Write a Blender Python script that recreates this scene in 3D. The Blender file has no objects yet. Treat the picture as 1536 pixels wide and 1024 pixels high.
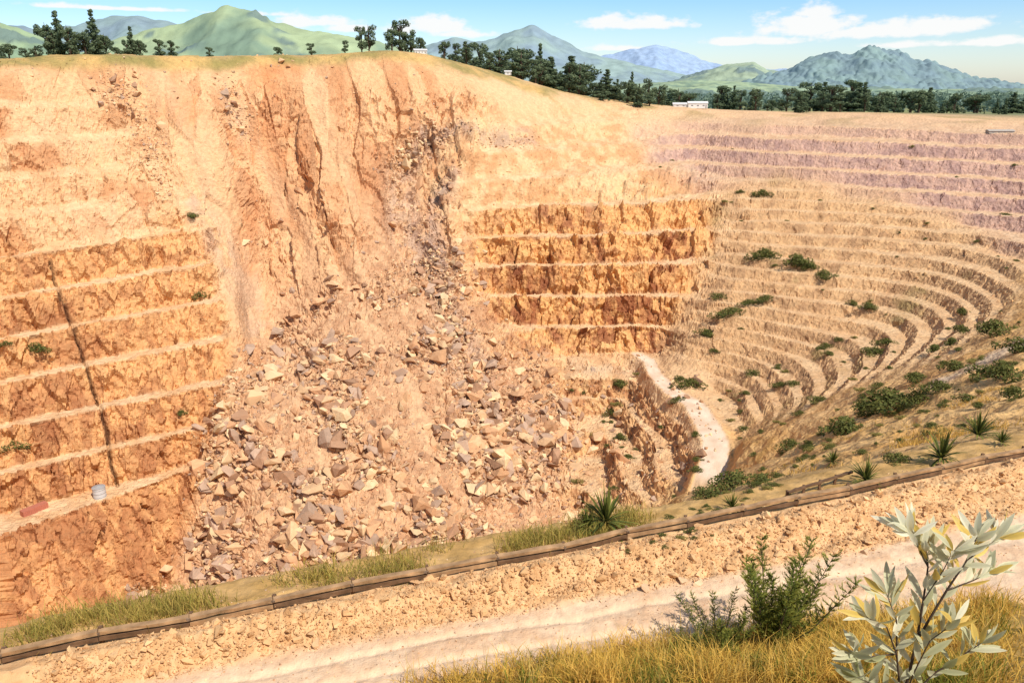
import bpy, bmesh, math, numpy as np, time
from mathutils import Vector, Matrix, Euler
T0=time.time()
rng=np.random.default_rng(7)
F=1200.0; V0=130.0; TH=math.atan((512-V0)/F); C=math.cos(TH); S=math.sin(TH)
scn=bpy.context.scene
col=scn.collection

# ---------------------------------------------------------------- helpers
def at(u,v,Y):
    a=(u-768)/F; b=(512-v)/F; k=Y/(C+b*S)
    return (a*k,Y,(-S+b*C)*k)
def atz(u,v,z):
    a=(u-768)/F; b=(512-v)/F; k=z/(-S+b*C)
    return (a*k,(C+b*S)*k,z)
def proj(x,y,z):
    d=np.maximum(y*C-z*S,0.1); return 768+F*x/d, 512-F*(y*S+z*C)/d
def lin(r,g,b,k=1.0):
    f=lambda c:((c/255+0.055)/1.055)**2.4 if c/255>0.04045 else c/255/12.92
    return np.array([f(r)*k,f(g)*k,f(b)*k],dtype=np.float32)
def sstep(a,b,x):
    t=np.clip((x-a)/(b-a),0,1); return t*t*(3-2*t)
_perm=np.random.default_rng(3).permutation(256).astype(np.int32); _perm=np.concatenate([_perm,_perm,_perm])
_g=np.random.default_rng(4).normal(size=(256,3)).astype(np.float32); _g/=np.linalg.norm(_g,axis=1)[:,None]
def perlin(x,y,z):
    x=np.asarray(x,dtype=np.float64);y=np.asarray(y,dtype=np.float64);z=np.asarray(z,dtype=np.float64)
    xi=np.floor(x).astype(np.int64);yi=np.floor(y).astype(np.int64);zi=np.floor(z).astype(np.int64)
    xf=(x-xi).astype(np.float32);yf=(y-yi).astype(np.float32);zf=(z-zi).astype(np.float32)
    xi&=255;yi&=255;zi&=255
    fd=lambda t:t*t*t*(t*(t*6-15)+10)
    uu,vv,ww=fd(xf),fd(yf),fd(zf)
    def gr(i,j,k):
        h=_perm[_perm[_perm[(xi+i)&255]+((yi+j)&255)]+((zi+k)&255)]
        g=_g[h]; return g[...,0]*(xf-i)+g[...,1]*(yf-j)+g[...,2]*(zf-k)
    x0=gr(0,0,0)*(1-uu)+gr(1,0,0)*uu; x1=gr(0,1,0)*(1-uu)+gr(1,1,0)*uu
    y0=x0*(1-vv)+x1*vv
    x0=gr(0,0,1)*(1-uu)+gr(1,0,1)*uu; x1=gr(0,1,1)*(1-uu)+gr(1,1,1)*uu
    y1=x0*(1-vv)+x1*vv
    return (y0*(1-ww)+y1*ww)*1.5
def fbm(x,y,z,n=3):
    a=1.;s=0.;f=1.
    for i in range(n):
        s=s+a*perlin(x*f+i*17.3,y*f+i*9.1,z*f+i*5.7); a*=.5; f*=2.05
    return s
def ridged(x,y,z,n=3):
    a=1.;s=0.;f=1.
    for i in range(n):
        s=s+a*(1-2*np.abs(perlin(x*f+i*17.3,y*f+i*9.1,z*f+i*5.7))); a*=.5; f*=2.1
    return s*.6
_jr=np.random.default_rng(8).uniform(-.42,.42,(256,3)).astype(np.float32)
_fg=np.random.default_rng(9).normal(size=(256,3)).astype(np.float32)
_fh=np.random.default_rng(10).uniform(-1,1,256).astype(np.float32)
def facets(x,y,z,tilt=.55):
    """cellular noise whose cells are tilted planes: broken, angular rock"""
    p=[np.asarray(a,np.float64)-.5 for a in (x,y,z)]
    i0=[np.floor(a).astype(np.int64) for a in p]
    best=np.full(x.shape,9.,np.float32); val=np.zeros(x.shape,np.float32); idv=np.zeros(x.shape,np.float32)
    for a in (0,1):
        for b in (0,1):
            for c_ in (0,1):
                ci=(i0[0]+a,i0[1]+b,i0[2]+c_)
                h=_perm[_perm[_perm[ci[0]&255]+(ci[1]&255)]+(ci[2]&255)]
                j=_jr[h]; d=[(x-ci[0]-.5).astype(np.float32)-j[...,0],(y-ci[1]-.5).astype(np.float32)-j[...,1],(z-ci[2]-.5).astype(np.float32)-j[...,2]]
                dd=d[0]**2+d[1]**2+d[2]**2; m=dd<best
                g=_fg[h]; v_=_fh[h]*.6+tilt*(g[...,0]*d[0]+g[...,1]*d[1]+g[...,2]*d[2])
                best=np.where(m,dd,best); val=np.where(m,v_,val); idv=np.where(m,_fh[(h*7)&255],idv)
    return val,idv

# ---------------------------------------------------------------- fence / path line (world)
ZP=-18.0
fpx=[(-150,1010),(0,980),(350,911),(700,845),(1000,787),(1250,740),(1536,674),(1700,634)]
fw=[atz(u,v,ZP+0.85) for u,v in fpx]
fx=[fw[0][0]-200]+[p[0] for p in fw]+[fw[-1][0]+300]
fy=[fw[0][1]-200*0.42]+[p[1] for p in fw]+[fw[-1][1]+300*0.25]
def sdist(x,y): return (np.interp(x,fx,fy)-y)*0.93
def s_berm(x): return 1.8+.055*np.clip(x+8,0,60)
def s_path(x): return 4.9+.15*np.clip(x,-2,28)
def near_z(x,y,nz_):
    s=sdist(x,y); sB=s_berm(x)
    z=np.full_like(s,ZP)
    z=z-0.30*np.clip(-s-.8,0,60)
    b=1-sstep(.4,sB,s)
    z=z+b*.5+(.32+.30*nz_)*np.exp(-((s-.95)/.45)**2)
    sb=s_path(x)
    z=z+0.5*np.clip(s-sb,0,None)
    z=np.where(s>sb-1,np.maximum(z,-1.0-0.95*np.clip(y,0.7,None)),z)
    return z

# ---------------------------------------------------------------- control points of the pit
CP=[]
def a_(u,*vy):
    for v,Y in vy: CP.append(at(u,v,Y))
def tanv(v): return math.tan(TH+math.atan((v-512)/F))
col0=[at(0,v,499.4/(1.2375+tanv(v))) for v in (103,170,240,310)]
CP+=col0
for k in (1,2,3):
    CP+=[(p[0]-70*k,p[1]-90*k,p[2]) for p in col0]
endpx=[(-72,328,340),(-87.5,332,395),(-103,335,450),(-118.5,338,510),(-134,330,580),(-150,316,645),(-165,300,702),(-180,280,762),(-195,262,825)]
for z in np.arange(-72,-200,-7.75):
    Yl=(499.4+z)/1.2375; xl=-.64*(Yl*C-z*S); P0=np.array([xl,Yl])
    ez=[e[0] for e in endpx][::-1]
    uu_=np.interp(z,ez,[e[1] for e in endpx][::-1]); vv_=np.interp(z,ez,[e[2] for e in endpx][::-1]); p1=atz(uu_,vv_,z); P1=np.array(p1[:2])
    sh=12*(-72-z)/93. if z>-164.5 else 0.
    for t in (-1.6,-.8,-.3,0,.2,.4,.6,.8,1.0):
        q_=P0+(P1-P0)*t+np.array([-.8,.6])*sh*min(1,1.1-.9*t); CP.append((q_[0],q_[1],z))
a_(160,(104,442),(200,425),(280,402))
a_(260,(104,470),(180,450),(260,430))
a_(330,(102,490),(180,470),(250,450))
a_(385,(99,505),(200,485),(300,470),(400,445),(500,408),(560,374),(640,336),(720,314),(800,298),(880,280))
a_(500,(89,530),(200,492),(300,462),(400,432),(500,397),(600,350),(700,318),(800,290),(860,280))
a_(600,(90,545),(180,512),(230,502),(300,484),(400,444),(500,398),(600,356),(700,320),(780,298))
a_(640,(230,512),(300,494),(380,462))
a_(675,(104,565),(200,522),(270,494),(330,472),(400,448),(500,402),(600,362),(700,326),(790,298))
a_(750,(128,592),(200,545),(250,520),(300,500),(355,484),(402,471),(452,455),(500,430),(540,405),(600,376),(700,340),(770,318))
a_(700,(300,488),(355,476),(402,460),(440,444))
a_(830,(142,630),(200,580),(300,512),(350,488),(398,473),(445,458),(492,446),(530,430),(600,402),(680,360),(760,326))
a_(900,(157,672),(200,622),(240,580),(293,520),(350,490),(395,474),(442,459),(488,447),(530,436),(560,418),(610,408),(680,362),(740,330))
a_(980,(164,690),(210,635),(250,590),(290,530),(345,497),(385,481),(430,464),(470,452),(520,440))
a_(1060,(172,690),(210,650),(250,605),(290,552),(335,512),(378,490),(410,470),(450,446),(500,424),(560,402))
a_(1100,(174,700),(187,650),(240,600),(290,545),(340,505),(400,465),(470,430),(540,405),(600,375),(660,335),(700,290),(722,200),(745,100),(765,46))
a_(1050,(735,200),(755,110),(772,52)); a_(1000,(755,200),(772,110),(785,60))
a_(1200,(170,740),(187,650),(230,592),(280,548),(330,507),(390,462),(450,427),(520,390),(570,362),(620,300),(660,200),(700,110),(728,58))
a_(1300,(170,740),(188,625),(230,578),(265,552),(330,497),(410,439),(490,396),(550,345),(600,240),(650,130),(700,60))
a_(1400,(174,700),(192,605),(250,550),(310,505),(380,450),(450,405),(520,350),(560,270),(610,170),(650,92),(690,50))
a_(1500,(180,680),(199,582),(250,540),(300,500),(350,450),(420,385),(470,330),(500,268),(550,180),(600,112),(650,60))
a_(1650,(182,660),(202,560),(260,505),(340,440),(400,350),(450,250),(500,190),(560,120),(620,70))
for p in [(420,480,-30),(520,420,-28),(620,300,-35),(420,300,-55),(300,120,-42),(450,150,-40),(600,700,-25),(450,800,-25),(300,900,-25),(100,950,-27),(250,760,-22)]: CP.append(p)
road_px=[(955,531,-147),(973,540,-148),(983,562,-148.5),(1010,588,-149),(1042,606,-150),(1058,632,-151),(1074,662,-151.5),(1072,690,-152.5),(1062,716,-154),(1048,740,-156)]
road_w=[atz(*p) for p in road_px]; CP+=road_w[:-2]
a_(935,(600,408),(660,372)); a_(960,(740,316)); a_(1000,(690,328),(660,352)); a_(860,(770,324))
for u in (-100,100,300,500,700,850,930):
    p=atz(u,np.interp(u,[q[0] for q in fpx],[q[1] for q in fpx]),ZP)
    dp=u<900
    for s,z in ((3,-19.2),(10,-31 if dp else -28),(25,-62 if dp else -46),(60,-110 if dp else -84),(110,-158 if dp else -130),(175,-192 if dp else -170)):
        CP.append((p[0]-0.36*s*.4,p[1]+s,z))
for p in [(0,225,-192),(-60,240,-197),(60,260,-188),(-130,200,-202),(-100,260,-199)]: CP.append(p)
a_(0,(98,450),(92,560),(90,640),(95,760)); a_(160,(95,500),(90,570),(88,650),(94,760)); a_(330,(94,560),(89,680),(94,780)); a_(450,(88,590),(89,720)); a_(600,(80,605),(84,720)); a_(560,(82,650)); a_(680,(94,650),(100,740))
a_(760,(115,690)); a_(850,(140,730)); a_(950,(155,780)); a_(-250,(103,420),(96,600),(100,720))
for p in [(-500,1000,-8),(-250,1000,-10),(0,950,-15),(200,1000,-28),(500,1000,-30),(-700,500,8),(-600,300,6),(-600,100,-5),(-300,-50,-15),(0,-60,-15),(300,-50,-25),
          (-500,1400,-30),(0,1400,-32),(500,1400,-34),(900,1000,-30),(900,500,-30),(1000,1400,-34),(-1000,1000,0),(-1000,1400,-20)]: CP.append(p)
CP=np.array(CP,dtype=np.float64)
keep=[]
for i,p in enumerate(CP):
    if all(np.hypot(*(p[:2]-CP[j][:2]))>3.5 for j in keep): keep.append(i)
CP=CP[keep]
cc=7.0
D=np.sqrt(((CP[:,None,:2]-CP[None,:,:2])**2).sum(-1)+cc*cc)
n=len(CP); A=np.zeros((n+3,n+3)); A[:n,:n]=-D+np.eye(n)*.7
Pm=np.c_[np.ones(n),CP[:,:2]/100]; A[:n,n:]=Pm; A[n:,:n]=Pm.T
wgt=np.linalg.solve(A,np.r_[CP[:,2],0,0,0])
GX0,GX1,GY0,GY1,GS=-720,940,-70,1420,2.5
gx=np.arange(GX0,GX1+GS,GS); gy=np.arange(GY0,GY1+GS,GS)
G=np.zeros((len(gy),len(gx)))
for j,yy in enumerate(gy):
    q=np.sqrt((gx[:,None]-CP[None,:,0])**2+(yy-CP[None,:,1])**2+cc*cc)
    G[j]=-q@wgt[:n]+wgt[n]+wgt[n+1]*gx/100+wgt[n+2]*yy/100
def bil(M,fx_,fy_):
    fx_=np.clip(fx_,0,M.shape[1]-1.001); fy_=np.clip(fy_,0,M.shape[0]-1.001)
    i=fx_.astype(np.int32); j=fy_.astype(np.int32); a=fx_-i; b=fy_-j
    return (M[j,i]*(1-a)+M[j,i+1]*a)*(1-b)+(M[j+1,i]*(1-a)+M[j+1,i+1]*a)*b
def gl(M,x,y): return bil(M,(x-GX0)/GS,(y-GY0)/GS)
def blur(M,r):
    k=np.exp(-0.5*(np.arange(-3*r,3*r+1)/r)**2);k/=k.sum()
    P=np.pad(M,3*r,mode='edge')
    P=np.apply_along_axis(lambda m:np.convolve(m,k,'valid'),1,P)
    return np.apply_along_axis(lambda m:np.convolve(m,k,'valid'),0,P)
ggx,ggy=np.meshgrid(gx,gy)
Gb=blur(G,8)
wb=sstep(95,150,ggx-.12*(ggy-350))*sstep(150,240,ggy)*(1-sstep(640,700,ggy))
G=G*(1-wb)+Gb*wb
_,Vg=proj(ggx,ggy,G); Ug,_=proj(ggx,ggy,G)
rimv=np.interp(Ug,[-400,0,120,250,330,420,500,560,600,640,700,800,900,1000,1100,1600],[96,87,84,85,87,85,84,79,78,82,96,122,142,154,158,166])
_bad=(Vg<rimv)&(ggy>380)
zr=-ggy*np.tan(TH+np.arctan((rimv-512)/F))
G=np.where(_bad,zr+(G-zr)*.08,G)
gyy,gxx=np.gradient(G,GS)
SL=np.hypot(gxx,gyy)
LF=fbm(ggx/70+9,ggy/70,0*ggx,2); WU=fbm(ggx/32,ggy/32,0*ggx,3); WV=fbm(ggx/32+50,ggy/32,0*ggx,3); NB=perlin(ggx*.11,ggy*.11,0*ggx); LQ=fbm(ggx/16+3,ggy/16,0*ggx,2)
rwx=np.array([p[0] for p in road_w]); rwy=np.array([p[1] for p in road_w]); rwz=np.array([p[2] for p in road_w])
def polydist(x,y,px,py,pz=None):
    best=np.full(np.shape(x),1e9); zz=np.zeros(np.shape(x))
    for i in range(len(px)-1):
        dx,dy=px[i+1]-px[i],py[i+1]-py[i]; L=dx*dx+dy*dy
        t=np.clip(((x-px[i])*dx+(y-py[i])*dy)/L,0,1)
        d=np.hypot(x-px[i]-t*dx,y-py[i]-t*dy); m=d<best
        best=np.where(m,d,best)
        if pz is not None: zz=np.where(m,pz[i]+t*(pz[i+1]-pz[i]),zz)
    return best,zz
def base_z(x,y):
    z=gl(G,x,y)
    far=sstep(1150,1400,np.hypot(x,y)); z=z*(1-far)+far*(-36)
    s=sdist(x,y); w=sstep(-6,-2.0,s)
    z=z*(1-w)+w*near_z(x,y,gl(NB,x,y))
    return z
# ---------------------------------------------------------------- measured zones of different rock
MU0,MV0,MS=-300,0,4
MW,MH=536,276
mu,mv=np.meshgrid(MU0+MS*np.arange(MW),MV0+MS*np.arange(MH))
def poly(pts,r=3):
    ins=np.zeros(mu.shape,bool); m=len(pts)
    for i in range(m):
        x1,y1=pts[i];x2,y2=pts[(i+1)%m]
        if y1==y2: continue
        c=((y1>mv)!=(y2>mv))&(mu<(x2-x1)*(mv-y1)/(y2-y1)+x1)
        ins^=c
    return blur(ins.astype(float),r)
def line(pts,w):
    px=[p[0] for p in pts];py=[p[1] for p in pts]
    d,_=polydist(mu.astype(float),mv.astype(float),px,py)
    return np.exp(-(d/w)**2)
def look(M,u,v): return bil(M,(u-MU0)/MS,(v-MV0)/MS)
Z={}
Z['left']=poly([(-300,335),(0,350),(150,355),(270,318),(325,335),(345,500),(345,560),(318,620),(305,660),(305,720),(290,770),(262,840),(230,920),(-300,1100)],2)
Z['upleft']=poly([(-300,120),(120,125),(230,200),(270,318),(150,360),(-300,380)],4)
Z['slide']=poly([(-300,88),(400,84),(600,78),(700,108),(740,190),(680,270),(690,360),(720,440),(790,530),(850,580),(850,800),(150,960),(280,800),(300,720),(290,650),(350,540),(345,430),(325,335),(270,290),(220,190),(120,125),(-300,120)],3)
Z['rub']=np.clip(poly([(395,440),(520,400),(570,330),(565,240),(640,235),(640,330),(720,440),(790,540),(845,640),(850,800),(600,880),(180,980),(250,820),(310,760),(330,600),(390,540)],5),0,1)
Z['orange']=poly([(690,340),(740,290),(860,284),(960,268),(1060,262),(1110,290),(1080,350),(1060,415),(1015,480),(1000,528),(860,532),(770,520),(720,440)],5)
Z['above']=poly([(700,180),(960,165),(1040,255),(1060,285),(740,300),(680,340),(640,270)],4)
Z['D']=poly([(940,185),(1200,182),(1900,200),(1900,480),(1520,370),(1420,320),(1180,262),(1050,275),(980,240)],3)
Z['E']=poly([(1080,280),(1180,262),(1420,320),(1560,380),(1500,470),(1430,530),(1330,560),(1180,620),(1080,650),(1060,560),(1000,520),(1010,470),(1060,400)],3)
Z['F']=poly([(830,540),(960,530),(1010,560),(1080,640),(1080,720),(960,760),(850,770)],3)
Z['G']=poly([(1080,700),(1080,650),(1180,620),(1330,560),(1430,530),(1500,470),(1560,380),(1900,420),(1900,800),(1000,800),(940,770)],4)
Z['scarp']=np.clip(line([(240,100),(285,220),(330,340),(390,480)],32)+line([(330,105),(390,240),(470,400)],26)*.9+line([(470,110),(500,230),(545,330)],18)*.8+line([(40,180),(150,210)],26)+line([(120,310),(200,330)],26)+line([(400,490),(440,600),(520,740),(560,800)],18)*.9+line([(640,400),(720,600),(770,700)],13)*.8+line([(520,430),(600,560),(650,660)],10)*.7,0,1)
Z['grey']=np.clip(line([(290,300),(345,380),(390,490)],18)*.8+line([(640,215),(600,250),(600,320),(640,400),(690,500),(750,640),(790,700)],24)*.8+line([(350,150),(360,200)],16)*.4+line([(640,200),(800,208)],10)*.8+line([(680,260),(650,330),(665,400)],14)*.8,0,1)
Z['gully']=np.clip(line([(150,110),(235,200),(250,260)],16)*.7+line([(290,110),(350,240),(430,400)],8)*.6+line([(420,150),(470,320),(530,440)],12)*.7+line([(600,225),(590,290),(615,380),(700,540),(820,700)],24)*1.0,0,1)
Z['rust']=np.clip(line([(900,330),(895,470)],18)*.8+line([(960,400),(1030,390)],18)*.8+line([(770,410),(860,420)],22)*.8+line([(850,470),(780,490)],16)*.6+line([(0,480),(60,470)],24)*.7+line([(60,620),(200,600)],30)*.6+line([(20,690),(120,690)],18)*.6,0,1)
Z['grassrim']=poly([(-300,74),(400,78),(560,74),(640,76),(860,136),(1000,151),(980,160),(800,137),(620,88),(420,97),(250,103),(-300,107)],1)
Z['floor']=line([(860,545),(930,548),(985,535)],10)
# ---------------------------------------------------------------- terracing: level benches, steep faces
def terrace(z,H,z0,b):
    t=(z-z0)/H; k_=np.floor(t); fr=t-k_
    g=np.clip((fr-b)/(1-b),0,1)
    return z0+H*(k_+g*0.975+0.025*np.clip(fr/b,0,1)), sstep(-.025,.025,fr-b)
CRK=[(76,385),(90,440),(104,480),(132,545),(145,590),(160,640),(172,705)]
def full(x,y,z):
    s=sdist(x,y); farw=sstep(-12,-40,s)
    u,v=proj(x,y,z); wu=gl(WU,x,y); wv=gl(WV,x,y)
    u=u+wu*16; v=v+wv*10
    M={k_:look(m,u,v)*farw for k_,m in Z.items()}
    lf=gl(LF,x,y); lq=gl(LQ,x,y); sl=gl(SL,x,y)
    zq=z+lf*.3
    k16=np.floor((z+72)/15.5)
    bL=np.clip(1-sl/5.0,.22,.6)*(.8+.3*lq); bL=np.where((k16==-6)&(u<420),.66,bL)
    t16,f16=terrace(zq+lq*(.7+1.3*M['orange']),15.5,-72,bL)
    zqd=zq+lf*1.2+.018*(x-200)
    t12,f12=terrace(zqd,8.6,-72,np.clip(1-sl/1.35,.25,.87))
    t7,f7=terrace(zq+lf*1.8,5.0,-72,np.clip(1-sl/1.1,.25,.87))
    w16=np.clip(M['left']+M['upleft']*.6*sstep(-.3,.5,lf+.3)+M['orange']+M['above']*.65*sstep(-.7,.1,wu),0,1)*(1-np.clip(M['grey'],0,1)*M['slide'])
    w16=w16*(1-M['left']*sstep(-165.05,-165.3,zq))
    wD=np.clip(M['D']+M['F']*.85,0,1)*(1-w16); w7=np.clip(M['E'],0,1)*(1-np.clip(w16+wD,0,1))
    zt=z+(t16-zq)*w16+(t12-zqd)*wD+(t7-zq)*w7
    wt=w16+wD+w7; fc=(f16*w16+f12*wD+f7*w7)
    return zt,M,lf,s,farw,wt,fc
# ---------------------------------------------------------------- terrain sheet (polar around the lookout)
ang=np.concatenate([np.linspace(-80,-36,40,endpoint=False),np.linspace(-36,36,1100),np.linspace(36,80,41)[1:]])*math.pi/180
rf=np.concatenate([np.arange(1.0,60,.09),np.arange(60,200,.5),np.arange(200,640,.45),np.arange(640,1000,2.5),np.geomspace(1000,14000,60)])
NR=1200
NA=len(ang)
Rf,Af=np.meshgrid(rf,ang)
xf=Rf*np.sin(Af); yf=Rf*np.cos(Af); zf=base_z(xf,yf)
zf=full(xf,yf,zf)[0]
el=np.arctan2(zf,Rf); dist=np.hypot(zf,Rf)
w=np.abs(np.diff(el,axis=1))+0.22*np.hypot(np.diff(zf,axis=1),np.diff(Rf,axis=1))/dist[:,1:]
w=np.clip(w,0,.02)
w[:,Rf[0,1:]<12]*=.3
w[:,(Rf[0,1:]>16)&(Rf[0,1:]<45)]*=1.3
wp=np.pad(w,((2,2),(0,0)),mode='edge'); cs=np.cumsum(np.vstack([np.zeros((1,w.shape[1])),wp]),axis=0); w=(cs[5:]-cs[:-5])/5
cw=np.concatenate([np.zeros((NA,1)),np.cumsum(w,axis=1)],axis=1)
R=np.zeros((NA,NR))
for i in range(NA): R[i]=np.interp(np.linspace(0,cw[i,-1],NR),cw[i],rf)
A2=np.repeat(ang[:,None],NR,1)
X=R*np.sin(A2);Y=R*np.cos(A2);Zs=base_z(X,Y)
Zt,M,lowf,s,farw,wt_,fc_=full(X,Y,Zs)
print('sampling',time.time()-T0)
nx=-gl(gxx,X,Y); ny=-gl(gyy,X,Y); nn=np.sqrt(nx*nx+ny*ny+1); nx/=nn;ny/=nn;nz=1/nn
U,V=proj(X,Y,Zs)
msk=(R>45)&(R<800)
def on(fn,*a):
    o=np.zeros(X.shape,np.float32); o[msk]=fn(*[b[msk] for b in a]); return o
ux,uy,uz=X,Y,Zt
acr=(X*0.85+Y*0.35); alg=(Zt-0.35*X)
wsl=fbm(X/60,Y/60,Zs/60,2)
rib=on(lambda a,b,c_:ridged(a,b,c_,3),acr/34+wsl*.35,alg/190,Y/230)
vert=on(lambda a,b,c_:ridged(a,b,c_,3),ux/14,uy/14,uz/60)
fine=on(lambda a,b,c_:fbm(a,b,c_,3),ux/3.2,uy/3.2,uz/3.2)
rough=on(lambda a,b,c_:fbm(a,b,c_,3),ux/12,uy/12,uz/12)
fa=np.zeros(X.shape,np.float32);fai=fa.copy();fb=fa.copy();fbi=fa.copy();fcx=fa.copy();fci=fa.copy();fs=fa.copy();fsi=fa.copy()
wx=rough*1.0
fa[msk],fai[msk]=facets((ux/14+wx*.05)[msk],(uy/14)[msk],(uz/30+wx*.05)[msk])
fb[msk],fbi[msk]=facets((ux/5.5+wx*.05)[msk],(uy/5.5)[msk],(uz/9+wx*.05)[msk])
fcx[msk],fci[msk]=facets((ux/2.5)[msk],(uy/2.5)[msk],(uz/3.4)[msk])
fs[msk],fsi[msk]=facets((acr/10+wx*.03)[msk],(alg/46)[msk],(Y/60)[msk])
cd=np.full(X.shape,1e3); cd[msk]=polydist((U+wx*5)[msk],V[msk],[p[0] for p in CRK],[p[1] for p in CRK])[0]
crack=np.exp(-(cd/2.2)**2)*M['left']
strat=(uz*1.0+ux*.38-uy*.1+rough*1.5)/5.2; sfr=strat-np.floor(strat)
clump=sstep(-.35,.45,fbm(X/30,Y/30,Zs/30+31,2)+.25*sstep(-120,-165,Zs))
print('noise',time.time()-T0)
rimf=1-.8*sstep(-14,6,Zs)
slideU=np.clip(M['slide']-M['rub'],0,1)*(1-.85*M['scarp'])
facef=1-.88*wt_*(1-np.clip(fc_/np.maximum(wt_,.01),0,1))
disp=slideU*(rib*6.0+fs*3.6+fa*1.4+fb*1.5+fcx*.9)+M['slide']*M['scarp']*(fs*1.2+fcx*.12)
disp+=M['rub']*(1-.75*M['scarp'])*(rough*1.4+(fb*1.5+fcx*1.4)*(.4+clump)+rib*1.2)
disp+=M['grey']*M['slide']*(U>560)*(fb*1.6+fcx*1.0)
disp+=facef*(M['left']*(fa*2.8+fb*2.2+fcx*1.2+vert*.5)+M['upleft']*(1-.6*M['scarp'])*(fa*2.0+fb*1.6+fcx*.8+rib*1.2)
 +M['orange']*(vert*1.0+fa*5.0+fb*2.6+fcx*1.2)+M['above']*(rough*1.2+fb*1.0+fcx*.6)+M['D']*(fa*.5+fb*.6+fcx*.45)+M['E']*(fa*.6+fb*.6+fcx*.4)+M['F']*(fa*1.3+fb*1.5+fcx*.8))
disp+=M['F']*((sfr-.5)*.8)
disp*=sstep(70,260,R)
disp+=M['G']*(rough*1.4+fine*.3)
disp*=rimf
disp-=M['gully']*4.0*(1+.4*rough)+crack*2.6
rest=farw*np.clip(1-sum(M[q] for q in ('slide','left','upleft','orange','above','D','E','F','G')),0,1)*(R<900)
disp+=rest*(rough*.5+fine*.12)
X3=X+nx*disp;Y3=Y+ny*disp;Z3=Zt+nz*disp
rd,rz=polydist(X,Y,rwx,rwy,rwz)
rwid=3.2+2.4*sstep(430,330,Y)+.5*lowf
endf=sstep(0,16,np.hypot(X-rwx[-1],Y-rwy[-1]))
rw_=(1-sstep(0,6,rd-rwid))*endf
Z3=Z3*(1-rw_)+rw_*(rz+.12*fine); X3=X3*(1-rw_)+rw_*X; Y3=Y3*(1-rw_)+rw_*Y
Z3+=.7*np.exp(-((rd-rwid-1.2)/.8)**2)*endf*(.6+.5*fcx)
nearw=1-farw
SB=s_berm(X);SP_=s_path(X)
bermw=sstep(0.0,.4,s)*(1-sstep(-.25,.3,s-SB))
pathw=sstep(-.25,.3,s-SB)*(1-sstep(-.4,.3,s-SP_))
bankw=sstep(-.3,.4,s-SP_)
m_=R<140
mic=np.zeros_like(X); 
xm,ym=X[m_],Y[m_]
f1=fbm(xm*1.1,ym*1.1,0*xm,3); f2=fbm(xm*3.6,ym*3.6,0*xm+4,3); f3=fbm(xm*.25,ym*.6,0*xm+9,2)
sm=s[m_]; sc_=(sm-SB[m_])/(SP_-SB)[m_]
rut=-0.09*np.exp(-((sc_-.28+.07*f3)/.06)**2)-0.09*np.exp(-((sc_-.68+.07*f3)/.06)**2)
mic[m_]=bermw[m_]*(f1*.18+np.abs(f2)*.10)+pathw[m_]*(f1*.035+f2*.018+rut)+bankw[m_]*(f1*.25+f2*.05)+(1-bermw-pathw-bankw)[m_]*nearw[m_]*(f1*.10)
Z3+=mic*(1-sstep(100,140,R))
plain=sstep(1000,1500,R); Z3+=plain*fbm(X/500,Y/500,0*X,2)*6
print('mesh arrays',time.time()-T0)
# ---------------------------------------------------------------- colour
P3=np.stack([X3,Y3,Z3],-1)
K=.82
def cl(r,g,b):
    a=lin(r,g,b,K); return a*.96+a.mean()*.04
big=fbm(X/45,Y/45,Zs/30,3); med=on(lambda a,b,c_:fbm(a,b,c_,3),X/9+3,Y/9,Zt/7); strk=on(lambda a,b,c_:fbm(a,b,c_,3),acr/9+wsl,alg/60,Y/80); vs=on(lambda a,b,c_:fbm(a,b,c_,3),ux/5,uy/5,uz/30); hs=on(lambda a,b,c_:fbm(a,b,c_,2),X/60,Y/60,Zt/2.4)
def mix(a,b,t): return a*(1-t[...,None])+b*t[...,None]
c=np.ones(X.shape+(3,),np.float32)*cl(242,196,144)
c=mix(c,cl(176,150,86),sstep(.05,.5,perlin(X/35,Y/35,0*X))*(R>620)*.6)
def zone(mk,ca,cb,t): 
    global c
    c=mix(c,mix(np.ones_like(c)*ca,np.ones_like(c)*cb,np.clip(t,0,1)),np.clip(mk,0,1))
zone(M['slide'],cl(242,190,136),cl(214,152,102),sstep(-.6,.8,strk*.6+med*.2+fsi*.5+fbi*.2))
zone(M['slide']*sstep(.15,.8,big+.3*fsi)*.6,cl(226,152,94),cl(206,132,82),med)
zone(M['rub'],cl(236,188,140),cl(204,152,110),sstep(-.7,.7,strk*.5+fbi*.4+.4*fci))
zone(M['upleft'],cl(242,192,138),cl(218,154,102),sstep(-.3,.6,big+fai*.4+.3*med-.4*M['scarp']))
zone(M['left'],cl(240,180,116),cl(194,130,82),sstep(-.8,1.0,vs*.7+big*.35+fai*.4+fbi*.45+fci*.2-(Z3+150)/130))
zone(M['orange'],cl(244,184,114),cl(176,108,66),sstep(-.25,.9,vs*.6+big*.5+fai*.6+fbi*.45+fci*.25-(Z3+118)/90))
zone(M['rust']*sstep(-.3,.3,fai*.6+vs)*.7,cl(182,112,72),cl(154,90,58),sstep(-.4,.4,fbi))
zone(M['above'],cl(244,200,146),cl(226,168,114),sstep(-.4,.6,med+big))
zone(M['D'],cl(216,174,150),cl(186,148,134),sstep(-.6,.6,hs*.4+vs*.6+fbi*.5+big*.4))
zone(M['E'],cl(224,178,126),cl(194,150,106),sstep(-.5,.6,hs*.3+med*.4+fbi*.6+fai*.4+big*.4))
zone(M['F'],cl(236,186,128),cl(200,142,94),sstep(-.5,.6,(sfr-.5)*.9+fbi*.6+med*.3))
zone(M['G'],cl(244,194,124),cl(228,172,100),sstep(-.4,.6,med+big))
zone(M['G']*sstep(.1,.5,rough*.6+med*.3)*.3,cl(216,168,84),cl(180,146,72),sstep(-.3,.4,fine))
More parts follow.
